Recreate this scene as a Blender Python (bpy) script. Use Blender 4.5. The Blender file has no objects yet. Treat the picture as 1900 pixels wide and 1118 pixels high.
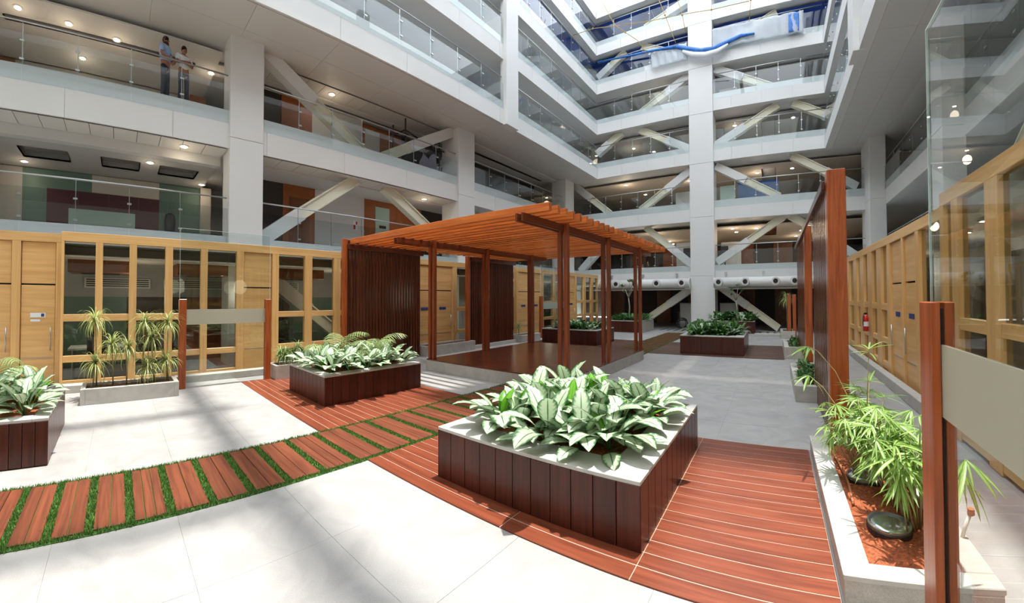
import bpy, math, random
import numpy as np
from mathutils import Vector, Matrix

rnd = random.Random(11)
sc = bpy.context.scene
COL = sc.collection

# ---------------------------------------------------------------- camera
# The photograph is a stitched 133-degree architectural picture in the Panini (cylindrical stereographic)
# projection: verticals stay straight, the horizontals bow gently.  The lens below is that projection;
# the place itself is square and true.  World: +Y runs along the atrium, +X to the right, metres.
PANINI_LENS = '''OpenShadingLanguage 1.00
shader panini
oparam	point	position	0 0 0		%read{2147483647,-1} %write{2147483647,-1}
oparam	vector	direction	0 0 0		%read{2147483647,-1} %write{12,12}
oparam	color	throughput	1 1 1		%read{2147483647,-1} %write{2147483647,-1}
global	point	P	%read{1,1} %write{2147483647,-1}
local	vector	ras	%read{2,5} %write{1,1}
local	float	k	%read{8,9} %write{4,4}
local	float	e	%read{11,11} %write{7,7}
const	string	$const1	"camera_shader_raster_position"		%read{0,0} %write{2147483647,-1}
const	int	$const2	0		%read{2,2} %write{2147483647,-1}
temp	float	$tmp1	%read{3,3} %write{2,2}
const	float	$const3	0.5		%read{3,3} %write{2147483647,-1}
temp	float	$tmp2	%read{4,4} %write{3,3}
const	float	$const4	1.30440748		%read{4,4} %write{2147483647,-1}
const	int	$const5	1		%read{5,5} %write{2147483647,-1}
temp	float	$tmp3	%read{6,6} %write{5,5}
const	float	$const6	0.522808492		%read{6,6} %write{2147483647,-1}
temp	float	$tmp4	%read{7,7} %write{6,6}
const	float	$const7	1.53508174		%read{7,7} %write{2147483647,-1}
temp	vector	$tmp5	%read{12,12} %write{11,11}
const	float	$const8	2		%read{8,8} %write{2147483647,-1}
temp	float	$tmp6	%read{11,11} %write{8,8}
const	float	$const9	1		%read{10,10} %write{2147483647,-1}
temp	float	$tmp7	%read{10,10} %write{9,9}
temp	float	$tmp8	%read{11,11} %write{10,10}
code ___main___
	functioncall	$const1 2 	%argrw{"r"}
	assign		ras P 	%argrw{"wr"}
	compref		$tmp1 ras $const2 	%argrw{"wrr"}
	sub		$tmp2 $tmp1 $const3 	%argrw{"wrr"}
	mul		k $tmp2 $const4 	%argrw{"wrr"}
	compref		$tmp3 ras $const5 	%argrw{"wrr"}
	sub		$tmp4 $tmp3 $const6 	%argrw{"wrr"}
	mul		e $tmp4 $const7 	%argrw{"wrr"}
	mul		$tmp6 $const8 k 	%argrw{"wrr"}
	mul		$tmp7 k k 	%argrw{"wrr"}
	sub		$tmp8 $const9 $tmp7 	%argrw{"wrr"}
	vector		$tmp5 $tmp6 e $tmp8 	%argrw{"wrrr"}
	normalize	direction $tmp5 	%argrw{"wr"}
	end
'''
cam_data = bpy.data.cameras.new('camera')
cam = bpy.data.objects.new('camera', cam_data)
COL.objects.link(cam)
cam_data.lens = 14.4                      # nearest rectilinear lens, used only if the Panini lens is not available
cam_data.clip_start = 0.05
cam_data.clip_end = 300
if getattr(bpy.app.build_options, 'cycles_osl', True):
    try:
        cam_data.type = 'CUSTOM'
        cam_data.custom_mode = 'INTERNAL'
        cam_data.custom_bytecode = PANINI_LENS
        cam_data.custom_bytecode_hash = '9c1d5f0e2b7a4c6d8e3f10a2b4c6d8e0'
    except Exception:
        cam_data.type = 'PERSP'
EYE = 2.0
HEAD, PITCH, ROLL = 0.6437, 0.0217, 0.0024      # heading left of +Y, tilt up, roll
cam.matrix_world = (Matrix.Translation((0, 0, EYE)) @ Matrix.Rotation(HEAD, 4, 'Z') @ Matrix.Rotation(math.pi / 2 + PITCH, 4, 'X')
                    @ Matrix.Rotation(-ROLL, 4, 'Z'))
sc.camera = cam

# ---------------------------------------------------------------- light
sc.view_settings.view_transform = 'Standard'
sc.view_settings.look = 'None'
sc.view_settings.gamma = 1.0
sc.view_settings.use_curve_mapping = False
sc.view_settings.exposure = 0.18
world = bpy.data.worlds.new('sky')
sc.world = world
world.use_nodes = True
wn = world.node_tree.nodes
wn['Background'].inputs[0].default_value = (0.89, 0.945, 1.0, 1)
wn['Background'].inputs[1].default_value = 4.1
sun_data = bpy.data.lights.new('sun', 'SUN')
sun_data.energy = 6.2
sun_data.angle = math.radians(1.2)
sun_data.color = (1.0, 0.95, 0.87)
sun = bpy.data.objects.new('sun', sun_data)
SUN_DIR = Vector((-0.04, -0.17, -1.0)).normalized()
sun.rotation_euler = SUN_DIR.to_track_quat('-Z', 'Y').to_euler()
COL.objects.link(sun)

# ---------------------------------------------------------------- materials
MATS = {}
def nodes_of(name):
    m = bpy.data.materials.new(name)
    m.use_nodes = True
    nt = m.node_tree
    return m, nt, nt.nodes, nt.links, nt.nodes['Principled BSDF']

def plain(name, col, rough=0.5, metal=0.0, emit=None, strength=0.0, coat=0.0, noise=0.0, nscale=6.0, bump=0.0):
    m, nt, N, L, P = nodes_of(name)
    P.inputs['Base Color'].default_value = (*col, 1)
    P.inputs['Roughness'].default_value = rough
    P.inputs['Metallic'].default_value = metal
    P.inputs['Coat Weight'].default_value = coat
    if emit:
        P.inputs['Emission Color'].default_value = (*emit, 1)
        P.inputs['Emission Strength'].default_value = strength
    if noise or bump:
        tc = N.new('ShaderNodeTexCoord')
        nz = N.new('ShaderNodeTexNoise'); nz.inputs['Scale'].default_value = nscale; nz.inputs['Detail'].default_value = 5
        L.new(tc.outputs['Object'], nz.inputs['Vector'])
        if noise:
            rp = N.new('ShaderNodeValToRGB')
            rp.color_ramp.elements[0].position = 0.3
            rp.color_ramp.elements[1].position = 0.7
            rp.color_ramp.elements[0].color = (*[c * (1 - noise) for c in col], 1)
            rp.color_ramp.elements[1].color = (*[min(1, c * (1 + noise)) for c in col], 1)
            L.new(nz.outputs['Fac'], rp.inputs['Fac'])
            L.new(rp.outputs['Color'], P.inputs['Base Color'])
        if bump:
            b = N.new('ShaderNodeBump'); b.inputs['Strength'].default_value = bump; b.inputs['Distance'].default_value = 0.02
            L.new(nz.outputs['Fac'], b.inputs['Height'])
            L.new(b.outputs['Normal'], P.inputs['Normal'])
    MATS[name] = m
    return m

def wood(name, c1, c2, axis='X', rough=0.35, coat=0.2, fine=22.0, rand=0.22, spec=0.35):
    """grain stretched along one axis; every board gets its own offset and tone"""
    m, nt, N, L, P = nodes_of(name)
    tc = N.new('ShaderNodeTexCoord')
    oi = N.new('ShaderNodeObjectInfo')
    mul = N.new('ShaderNodeVectorMath'); mul.operation = 'SCALE'; mul.inputs['Scale'].default_value = 37.0
    comb = N.new('ShaderNodeCombineXYZ')
    for i in range(3):
        L.new(oi.outputs['Random'], comb.inputs[i])
    L.new(comb.outputs[0], mul.inputs[0])
    add = N.new('ShaderNodeVectorMath'); add.operation = 'ADD'
    L.new(tc.outputs['Object'], add.inputs[0]); L.new(mul.outputs[0], add.inputs[1])
    mp = N.new('ShaderNodeMapping')
    s = [fine] * 3
    s['XYZ'.index(axis)] = fine / 18.0
    mp.inputs['Scale'].default_value = s
    L.new(add.outputs[0], mp.inputs['Vector'])
    nz = N.new('ShaderNodeTexNoise'); nz.inputs['Scale'].default_value = 1.0; nz.inputs['Detail'].default_value = 6; nz.inputs['Distortion'].default_value = 0.6
    L.new(mp.outputs[0], nz.inputs['Vector'])
    rp = N.new('ShaderNodeValToRGB')
    rp.color_ramp.elements[0].position = 0.32; rp.color_ramp.elements[0].color = (*c1, 1)
    rp.color_ramp.elements[1].position = 0.68; rp.color_ramp.elements[1].color = (*c2, 1)
    L.new(nz.outputs['Fac'], rp.inputs['Fac'])
    hs = N.new('ShaderNodeHueSaturation')
    mr = N.new('ShaderNodeMapRange')
    mr.inputs['To Min'].default_value = 1 - rand; mr.inputs['To Max'].default_value = 1 + rand
    L.new(oi.outputs['Random'], mr.inputs['Value'])
    L.new(mr.outputs[0], hs.inputs['Value'])
    L.new(rp.outputs['Color'], hs.inputs['Color'])
    L.new(hs.outputs['Color'], P.inputs['Base Color'])
    P.inputs['Roughness'].default_value = rough
    P.inputs['Coat Weight'].default_value = coat
    P.inputs['Coat Roughness'].default_value = 0.2
    P.inputs['Specular IOR Level'].default_value = spec
    b = N.new('ShaderNodeBump'); b.inputs['Strength'].default_value = 0.12; b.inputs['Distance'].default_value = 0.004
    L.new(nz.outputs['Fac'], b.inputs['Height']); L.new(b.outputs['Normal'], P.inputs['Normal'])
    MATS[name] = m
    return m

def stone(name, col, vary=0.10, speck=0.10, rough=0.55, scale=1.3):
    m, nt, N, L, P = nodes_of(name)
    tc = N.new('ShaderNodeTexCoord')
    oi = N.new('ShaderNodeObjectInfo')
    geo = N.new('ShaderNodeNewGeometry')
    n1 = N.new('ShaderNodeTexNoise'); n1.inputs['Scale'].default_value = scale; n1.inputs['Detail'].default_value = 7; n1.inputs['Distortion'].default_value = 1.4
    n2 = N.new('ShaderNodeTexNoise'); n2.inputs['Scale'].default_value = 160; n2.inputs['Detail'].default_value = 2
    L.new(geo.outputs['Position'], n1.inputs['Vector']); L.new(geo.outputs['Position'], n2.inputs['Vector'])
    m1 = N.new('ShaderNodeMapRange'); m1.inputs['From Min'].default_value = .3; m1.inputs['From Max'].default_value = .7
    m1.inputs['To Min'].default_value = 1 - vary; m1.inputs['To Max'].default_value = 1 + vary
    m2 = N.new('ShaderNodeMapRange'); m2.inputs['From Min'].default_value = .3; m2.inputs['From Max'].default_value = .7
    m2.inputs['To Min'].default_value = 1 - speck; m2.inputs['To Max'].default_value = 1 + speck
    m3 = N.new('ShaderNodeMapRange'); m3.inputs['To Min'].default_value = .985; m3.inputs['To Max'].default_value = 1.012
    L.new(n1.outputs['Fac'], m1.inputs['Value']); L.new(n2.outputs['Fac'], m2.inputs['Value']); L.new(oi.outputs['Random'], m3.inputs['Value'])
    a = N.new('ShaderNodeMath'); a.operation = 'MULTIPLY'; L.new(m1.outputs[0], a.inputs[0]); L.new(m2.outputs[0], a.inputs[1])
    a2 = N.new('ShaderNodeMath'); a2.operation = 'MULTIPLY'; L.new(a.outputs[0], a2.inputs[0]); L.new(m3.outputs[0], a2.inputs[1])
    sc_ = N.new('ShaderNodeVectorMath'); sc_.operation = 'SCALE'; sc_.inputs[0].default_value = col
    L.new(a2.outputs[0], sc_.inputs['Scale']); L.new(sc_.outputs[0], P.inputs['Base Color'])
    P.inputs['Roughness'].default_value = rough
    MATS[name] = m
    return m

def glass(name, tint=(0.86, 0.95, 0.92), ior=1.5, rough=0.0, haze=0.0, hazecol=(.8, .85, .85)):
    m = bpy.data.materials.new(name); m.use_nodes = True
    nt = m.node_tree; N = nt.nodes; L = nt.links; N.clear()
    out = N.new('ShaderNodeOutputMaterial')
    tr = N.new('ShaderNodeBsdfTransparent'); tr.inputs[0].default_value = (*tint, 1)
    gl = N.new('ShaderNodeBsdfGlossy'); gl.inputs['Roughness'].default_value = rough
    fr = N.new('ShaderNodeFresnel')
    ge = N.new('ShaderNodeNewGeometry')                      # same reflectance from either side of the sheet
    mi = N.new('ShaderNodeMapRange'); mi.inputs['To Min'].default_value = ior; mi.inputs['To Max'].default_value = 1 / ior
    L.new(ge.outputs['Backfacing'], mi.inputs['Value']); L.new(mi.outputs[0], fr.inputs['IOR'])
    mx = N.new('ShaderNodeMixShader')
    L.new(fr.outputs[0], mx.inputs[0]); L.new(tr.outputs[0], mx.inputs[1]); L.new(gl.outputs[0], mx.inputs[2])
    last = mx
    if haze:
        df = N.new('ShaderNodeBsdfDiffuse'); df.inputs[0].default_value = (*hazecol, 1)
        tl = N.new('ShaderNodeBsdfTranslucent'); tl.inputs[0].default_value = (*hazecol, 1)
        md = N.new('ShaderNodeMixShader'); md.inputs[0].default_value = .35
        L.new(df.outputs[0], md.inputs[1]); L.new(tl.outputs[0], md.inputs[2])
        m2 = N.new('ShaderNodeMixShader'); m2.inputs[0].default_value = haze
        L.new(mx.outputs[0], m2.inputs[1]); L.new(md.outputs[0], m2.inputs[2])
        last = m2
    L.new(last.outputs[0], out.inputs[0])
    MATS[name] = m
    return m

def translucent(name, col, trans):
    m = bpy.data.materials.new(name); m.use_nodes = True
    nt = m.node_tree; N = nt.nodes; L = nt.links; N.clear()
    out = N.new('ShaderNodeOutputMaterial')
    df = N.new('ShaderNodeBsdfDiffuse'); df.inputs[0].default_value = (*col, 1)
    tl = N.new('ShaderNodeBsdfTranslucent'); tl.inputs[0].default_value = (*col, 1)
    mx = N.new('ShaderNodeMixShader'); mx.inputs[0].default_value = trans
    L.new(df.outputs[0], mx.inputs[1]); L.new(tl.outputs[0], mx.inputs[2]); L.new(mx.outputs[0], out.inputs[0])
    MATS[name] = m
    return m

def leafmat(name, dark, pale, amount, rough=0.35, trans=0.25):
    """blade with a pale silvery middle and a darker rim and veins, following the blade's own coordinates"""
    m, nt, N, L, P = nodes_of(name)
    at = N.new('ShaderNodeAttribute'); at.attribute_name = 'blade'
    sp = N.new('ShaderNodeSeparateXYZ'); L.new(at.outputs['Vector'], sp.inputs[0])
    ab = N.new('ShaderNodeMath'); ab.operation = 'ABSOLUTE'; L.new(sp.outputs[0], ab.inputs[0])
    oi = N.new('ShaderNodeObjectInfo')
    tc = N.new('ShaderNodeTexCoord')
    nz = N.new('ShaderNodeTexNoise'); nz.inputs['Scale'].default_value = 22; nz.inputs['Detail'].default_value = 3
    L.new(tc.outputs['Object'], nz.inputs['Vector'])
    # feathered side veins
    v1 = N.new('ShaderNodeMath'); v1.operation = 'MULTIPLY'; v1.inputs[1].default_value = 46; L.new(sp.outputs[1], v1.inputs[0])
    v2 = N.new('ShaderNodeMath'); v2.operation = 'MULTIPLY_ADD'; v2.inputs[1].default_value = -9; L.new(ab.outputs[0], v2.inputs[0]); L.new(v1.outputs[0], v2.inputs[2])
    v3 = N.new('ShaderNodeMath'); v3.operation = 'SINE'; L.new(v2.outputs[0], v3.inputs[0])
    e1 = N.new('ShaderNodeMath'); e1.operation = 'MULTIPLY_ADD'; e1.inputs[1].default_value = 0.07; L.new(v3.outputs[0], e1.inputs[0]); L.new(ab.outputs[0], e1.inputs[2])
    e2 = N.new('ShaderNodeMath'); e2.operation = 'MULTIPLY_ADD'; e2.inputs[1].default_value = 0.5; e2.inputs[2].default_value = -0.25; L.new(nz.outputs['Fac'], e2.inputs[0])
    e3 = N.new('ShaderNodeMath'); e3.operation = 'ADD'; L.new(e1.outputs[0], e3.inputs[0]); L.new(e2.outputs[0], e3.inputs[1])
    mr = N.new('ShaderNodeMapRange'); mr.inputs['From Min'].default_value = amount - .15; mr.inputs['From Max'].default_value = amount + .2
    mr.inputs['To Min'].default_value = 1; mr.inputs['To Max'].default_value = 0
    L.new(e3.outputs[0], mr.inputs['Value'])
    # midrib
    rb = N.new('ShaderNodeMapRange'); rb.inputs['From Min'].default_value = .03; rb.inputs['From Max'].default_value = .09
    L.new(ab.outputs[0], rb.inputs['Value'])
    mm = N.new('ShaderNodeMath'); mm.operation = 'MULTIPLY'; L.new(mr.outputs[0], mm.inputs[0]); L.new(rb.outputs[0], mm.inputs[1])
    mix = N.new('ShaderNodeMix'); mix.data_type = 'RGBA'
    mix.inputs['A'].default_value = (*dark, 1); mix.inputs['B'].default_value = (*pale, 1)
    L.new(mm.outputs[0], mix.inputs['Factor'])
    hs = N.new('ShaderNodeHueSaturation')
    hv = N.new('ShaderNodeMapRange'); hv.inputs['To Min'].default_value = .8; hv.inputs['To Max'].default_value = 1.15
    L.new(oi.outputs['Random'], hv.inputs['Value']); L.new(hv.outputs[0], hs.inputs['Value'])
    L.new(mix.outputs['Result'], hs.inputs['Color'])
    L.new(hs.outputs['Color'], P.inputs['Base Color'])
    P.inputs['Roughness'].default_value = rough
    tl = N.new('ShaderNodeBsdfTranslucent'); L.new(hs.outputs['Color'], tl.inputs[0])
    mx = N.new('ShaderNodeMixShader'); mx.inputs[0].default_value = trans
    out = N['Material Output']
    L.new(P.outputs[0], mx.inputs[1]); L.new(tl.outputs[0], mx.inputs[2]); L.new(mx.outputs[0], out.inputs[0])
    MATS[name] = m
    return m

plain('white_paint', (.70, .70, .69), .55, noise=.02, nscale=.7)
plain('soffit_paint', (.62, .61, .59), .6)
plain('ceiling_tile', (.70, .68, .64), .7)
plain('warm_ceiling', (.62, .55, .46), .7)
plain('grey_ceiling', (.50, .49, .47), .7)
plain('cream_steel', (.72, .69, .55), .45)
plain('dark_gap', (.02, .02, .02), .8)
plain('black', (.015, .015, .016), .4)
plain('dark_interior', (.045, .034, .027), .6)
plain('added_dark_glazing', (.05, .055, .06), .12)
plain('coffer_grey', (.24, .23, .22), .7)
plain('turf', (.055, .15, .022), .9, noise=.4, nscale=30)
plain('room_grey', (.34, .34, .33), .6)
plain('glass_edge', (.72, .86, .82), .2)
plain('dark_green_wall', (.13, .21, .17), .5)
plain('maroon', (.10, .025, .035), .5)
plain('pale_board', (.45, .62, .55), .5)
plain('beige_wall', (.52, .48, .42), .6)
plain('office_wall', (.66, .65, .60), .6)
plain('orange_wood', (.34, .10, .025), .45, noise=.15, nscale=4)
plain('brown_panel', (.20, .07, .025), .4, noise=.2, nscale=3)
plain('steel', (.50, .52, .53), .35, metal=.9)
plain('dark_steel', (.06, .05, .05), .45, metal=.6)
plain('red_sign', (.55, .02, .02), .5)
plain('sign_blue', (.03, .05, .20), .4)
plain('sign_white', (.82, .84, .86), .4)
plain('lamp_lens', (1, 1, 1), .5, emit=(1.0, .86, .66), strength=26)
plain('lamp_ring', (.75, .74, .72), .4)
plain('red_paint', (.55, .015, .02), .3, coat=.3)
plain('soil', (.33, .085, .03), .95, noise=.45, nscale=40, bump=.9)
plain('dark_soil', (.09, .045, .025), .95, noise=.4, nscale=40, bump=.9)
plain('stalk', (.30, .24, .10), .6, noise=.25, nscale=20)
plain('trunk', (.36, .31, .24), .7, noise=.25, nscale=25)
plain('mirror_lens', (.72, .75, .78), .12, metal=.85)
plain('drum_black', (.03, .022, .02), .5)
plain('skin', (.36, .17, .10), .5)
plain('hair', (.05, .045, .04), .6)
plain('shirt_blue', (.32, .46, .72), .7)
plain('shirt_white', (.72, .74, .76), .7)
plain('navy_cloth', (.018, .022, .045), .7)
plain('tarp_blue', (.02, .07, .36), .6, noise=.35, nscale=1.2)
plain('tarp_roll', (.03, .16, .50), .5, noise=.3, nscale=5)
plain('tarp_white', (.75, .78, .82), .5)
plain('rope', (.45, .30, .08), .8)
plain('sheet_violet', (.42, .40, .52), .4)
plain('plaster', (.70, .70, .69), .6)
plain('grout', (.44, .32, .24), .8)
plain('rubber', (.02, .02, .02), .7)
plain('clay', (.42, .16, .07), .8)
plain('pvc', (.72, .70, .64), .4)
plain('blue_chair', (.05, .12, .28), .6)
stone('granite', (.35, .342, .332), .13, .14, .5, 2.0)
stone('granite_base', (.29, .288, .284), .06, .1, .6)
stone('grey_stone', (.44, .42, .38), .12, .16, .6, 3)
stone('cap_stone', (.50, .49, .455), .06, .06, .6, 3)
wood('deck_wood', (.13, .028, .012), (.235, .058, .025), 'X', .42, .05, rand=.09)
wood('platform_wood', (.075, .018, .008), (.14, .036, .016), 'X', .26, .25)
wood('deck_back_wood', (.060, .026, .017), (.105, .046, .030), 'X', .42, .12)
wood('path_wood', (.095, .025, .011), (.19, .052, .023), 'X', .5, .0, rand=.12)
wood('clad_wood', (.046, .0085, .0042), (.088, .018, .008), 'Z', .34, .12, rand=.14)
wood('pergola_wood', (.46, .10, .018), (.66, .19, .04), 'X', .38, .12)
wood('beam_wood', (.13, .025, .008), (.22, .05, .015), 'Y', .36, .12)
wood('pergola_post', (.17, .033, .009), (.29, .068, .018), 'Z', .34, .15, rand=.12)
wood('post_wood', (.26, .052, .012), (.45, .11, .026), 'Z', .3, .2, rand=.12)
wood('shaded_slat_wood', (.070, .0145, .006), (.135, .031, .012), 'Z', .34, .15)  # same timber as the pergola, its shade darkened into the colour
wood('gloss_slat', (.085, .018, .007), (.15, .036, .014), 'Z', .2, .6)
wood('rail_wood', (.05, .012, .006), (.10, .026, .012), 'Y', .28, .2)
wood('maple_v', (.67, .37, .135), (.79, .475, .19), 'Z', .38, .2, 12, .06)
wood('maple_h', (.65, .36, .13), (.80, .485, .20), 'Y', .38, .2, 9, .05)
glass('rail_glass', (.925, .955, .962))
glass('clear_glass', (.95, .975, .97))
glass('window_glass', (.78, .80, .76), 1.45)
glass('frosted', (.7, .75, .7), 1.3, .3, .86, (.68, .65, .52))
glass('frosted_far', (.7, .8, .75), 1.3, .3, .7, (.62, .68, .62))
glass('plastic_film', (.93, .95, .96), 1.4, .15, .5, (.85, .88, .92))
translucent('shading_sheet', (.90, .93, .97), .72)
leafmat('leaf_silver', (.035, .14, .035), (.50, .61, .42), .72, .42, .18)
leafmat('leaf_lime', (.10, .34, .02), (.22, .52, .05), .5, .3, .4)
leafmat('leaf_green', (.025, .10, .02), (.16, .32, .10), .40)
leafmat('bamboo_leaf', (.17, .36, .05), (.42, .56, .18), .5, .4, .35)
leafmat('palm_leaf', (.12, .24, .05), (.42, .50, .22), .45, .4, .3)
leafmat('yucca_leaf', (.20, .30, .06), (.55, .56, .24), .6, .4, .3)
leafmat('grass_blade', (.055, .14, .022), (.14, .27, .05), .5, .6, .25)
leafmat('flower_pale', (.55, .55, .36), (.75, .74, .58), .6, .5, .3)
M = MATS

# ---------------------------------------------------------------- helpers
WL = {}                                   # world position of every root / part

class MB:
    def __init__(self):
        self.v = []; self.f = []; self.a = []
    def add(self, vs, fs, attr=None):
        n = len(self.v)
        self.v += [tuple(p) for p in vs]
        self.f += [tuple(i + n for i in q) for q in fs]
        self.a += list(attr) if attr is not None else [(0., 0., 0.)] * len(vs)
        return self
    def box(self, x0, x1, y0, y1, z0, z1, b=0.0):
        if b <= 0:
            vs = [(x, y, z) for z in (z0, z1) for y in (y0, y1) for x in (x0, x1)]
            return self.add(vs, [(0, 2, 3, 1), (4, 5, 7, 6), (0, 1, 5, 4), (2, 6, 7, 3), (0, 4, 6, 2), (1, 3, 7, 5)])
        lo = (x0, y0, z0); hi = (x1, y1, z1)
        vs = []; idx = {}
        for sx in (0, 1):
            for sy in (0, 1):
                for sz in (0, 1):
                    for ax in range(3):
                        s = (sx, sy, sz); p = []
                        for k in range(3):
                            e = (lo, hi)[s[k]][k]
                            p.append(e if k == ax else e + (b if s[k] == 0 else -b))
                        idx[(sx, sy, sz, ax)] = len(vs); vs.append(p)
        fs = []
        for ax in range(3):
            u, w = [k for k in range(3) if k != ax]
            for s in (0, 1):
                q = []
                for du, dw in ((0, 0), (1, 0), (1, 1), (0, 1)):
                    k = [0, 0, 0]; k[ax] = s; k[u] = du; k[w] = dw
                    q.append(idx[(*k, ax)])
                fs.append(q)
            for du in (0, 1):
                for dw in (0, 1):
                    k0 = [0, 0, 0]; k1 = [0, 0, 0]
                    for k in (k0, k1):
                        k[u] = du; k[w] = dw
                    k1[ax] = 1
                    fs.append([idx[(*k0, u)], idx[(*k1, u)], idx[(*k1, w)], idx[(*k0, w)]])
        for sx in (0, 1):
            for sy in (0, 1):
                for sz in (0, 1):
                    fs.append([idx[(sx, sy, sz, ax)] for ax in range(3)])
        c = np.array([(x0 + x1) / 2, (y0 + y1) / 2, (z0 + z1) / 2]); V = np.array(vs)
        out = []
        for q in fs:
            p = V[q]; n = np.cross(p[1] - p[0], p[2] - p[0])
            out.append(tuple(q) if np.dot(n, p.mean(0) - c) >= 0 else tuple(reversed(q)))
        return self.add(vs, out)
    def bar(self, p0, p1, w, h, up=(0, 0, 1)):
        """square bar from p0 to p1; w across, h along 'up'"""
        p0, p1 = Vector(p0), Vector(p1); d = (p1 - p0).normalized()
        s = d.cross(Vector(up))
        if s.length < 1e-4: s = d.cross(Vector((1, 0, 0)))
        s.normalize(); u = s.cross(d).normalized()
        vs = [p + s * a * w / 2 + u * c * h / 2 for p in (p0, p1) for a, c in ((-1, -1), (1, -1), (1, 1), (-1, 1))]
        return self.add(vs, [(0, 1, 2, 3), (7, 6, 5, 4), (0, 4, 5, 1), (1, 5, 6, 2), (2, 6, 7, 3), (3, 7, 4, 0)])
    def tube(self, pts, r, n=8, cap=True):
        pts = [Vector(p) for p in pts]; rs = r if isinstance(r, (list, tuple)) else [r] * len(pts)
        rings = []; prev = None
        for i, p in enumerate(pts):
            d = (pts[min(i + 1, len(pts) - 1)] - pts[max(i - 1, 0)]).normalized()
            if prev is None:
                s = d.cross(Vector((0, 0, 1)))
                if s.length < 1e-3: s = d.cross(Vector((1, 0, 0)))
            else:
                s = prev - d * prev.dot(d)
            s.normalize(); prev = s; u = s.cross(d)
            rings.append([p + s * rs[i] * math.cos(2 * math.pi * k / n) + u * rs[i] * math.sin(2 * math.pi * k / n) for k in range(n)])
        vs = [q for rg in rings for q in rg]; fs = []
        for i in range(len(pts) - 1):
            for k in range(n):
                a = i * n + k; b = i * n + (k + 1) % n
                fs.append((a, a + n, b + n, b))
        if cap:
            fs.append(tuple(range(n))); fs.append(tuple(reversed(range((len(pts) - 1) * n, len(pts) * n))))
        return self.add(vs, fs)
    def lathe(self, prof, n=20, c=(0, 0, 0), axis='Z'):
        """prof: (radius, height) pairs"""
        vs = []; fs = []
        for (r, h) in prof:
            for k in range(n):
                a = 2 * math.pi * k / n
                p = (r * math.cos(a), r * math.sin(a), h)
                if axis == 'Y': p = (p[0], p[2], p[1])
                if axis == 'X': p = (p[2], p[0], p[1])
                vs.append((p[0] + c[0], p[1] + c[1], p[2] + c[2]))
        for i in range(len(prof) - 1):
            for k in range(n):
                fs.append((i * n + k, i * n + (k + 1) % n, (i + 1) * n + (k + 1) % n, (i + 1) * n + k))
        fs.append(tuple(reversed(range(n)))); fs.append(tuple(range((len(prof) - 1) * n, len(prof) * n)))
        return self.add(vs, fs)
    def mesh(self, name, mat, smooth=False, attr=False):
        me = bpy.data.meshes.new(name)
        me.from_pydata(self.v, [], self.f)
        if mat: me.materials.append(M[mat])
        if smooth:
            me.polygons.foreach_set('use_smooth', [True] * len(me.polygons))
        if attr:
            at = me.attributes.new('blade', 'FLOAT_VECTOR', 'POINT')
            at.data.foreach_set('vector', np.array(self.a, dtype=np.float32).ravel())
        me.update()
        return me
    def build(self, name, mat, parent=None, smooth=False, attr=False, **kw):
        return put(name, self.mesh(name, mat, smooth, attr), parent, **kw)

def put(name, me, parent=None, loc=(0, 0, 0), rot=None, scale=None, label=None, cat=None, group=None, kind=None):
    """link one object holding mesh ME at world position LOC"""
    o = bpy.data.objects.new(name, me)
    COL.objects.link(o)
    w = Vector(loc); WL[o.name] = w
    if parent is not None:
        o.parent = parent
        o.location = w - WL[parent.name]
    else:
        o.location = w
    if rot is not None: o.rotation_euler = rot
    if scale is not None: o.scale = scale if isinstance(scale, (tuple, list)) else (scale,) * 3
    tag(o, label, cat, group, kind)
    return o

def tag(o, label=None, cat=None, group=None, kind=None):
    if label: o['label'] = label
    if cat: o['category'] = cat
    if group: o['group'] = group
    if kind: o['kind'] = kind

def thing(name, label, cat, loc=(0, 0, 0), group=None, kind=None):
    o = put(name, None, None, loc, label=label, cat=cat, group=group, kind=kind)
    o.empty_display_size = 0.2
    return o

def bx(*a, b=0.0):
    return MB().box(*a, b=b)

# ================================================================ SETTING
# levels of the building: (fascia bottom, fascia top, slab top)
LV = {1: (2.90, 3.42, 3.72), 2: (6.30, 7.02, 7.40), 3: (9.66, 10.36, 10.68), 4: (12.58, 13.26, 13.56),
      5: (15.25, 15.90, 16.2), 6: (17.85, 18.45, 18.75), 7: (20.3, 20.95, 21.25)}
ORD = {1: 'first', 2: 'second', 3: 'third', 4: 'fourth', 5: 'fifth', 6: 'sixth', 7: 'seventh'}
XL, XW, XR, XRW, YB = -12.5, -10.7, 5.7, 2.9, 23.6      # left balconies, left wing, right balconies, right wing, back

# ---- floor
fl = bx(-20, 12, -10, 34, -.30, -.006).build('floor', 'granite_base', label='pale granite atrium floor', cat='floor', kind='structure')
def tiles(x0, x1, y0, y1, s):
    nx = max(1, round((x1 - x0) / s)); ny = max(1, round((y1 - y0) / s))
    dx, dy = (x1 - x0) / nx, (y1 - y0) / ny
    me = bx(-dx / 2 + .001, dx / 2 - .001, -dy / 2 + .001, dy / 2 - .001, -.010, 0).mesh('floor_slab', 'granite')
    for i in range(nx):
        for j in range(ny):
            put('floor_slab', me, fl, (x0 + (i + .5) * dx, y0 + (j + .5) * dy, rnd.uniform(-.0006, 0)))
PX0, PX1 = -5.53, -4.22                    # path
DY0, DY1 = 2.68, 5.76                      # near deck band
BY0, BY1 = 13.5, 17.0                      # far deck band
tiles(-10.9, PX0, -3.4, DY0, 1.08)
tiles(PX1, 2.6, -1.6, DY0, 1.08)
tiles(.43, 2.6, DY0, DY1, 1.08)
tiles(-10.9, PX0, DY1, BY0, 1.3)
tiles(PX1, 2.6, DY1, BY0, .85)
tiles(-10.9, PX0, BY1, 23.4, 1.3)
tiles(PX1, 2.6, BY1, 23.4, 1.3)
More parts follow.
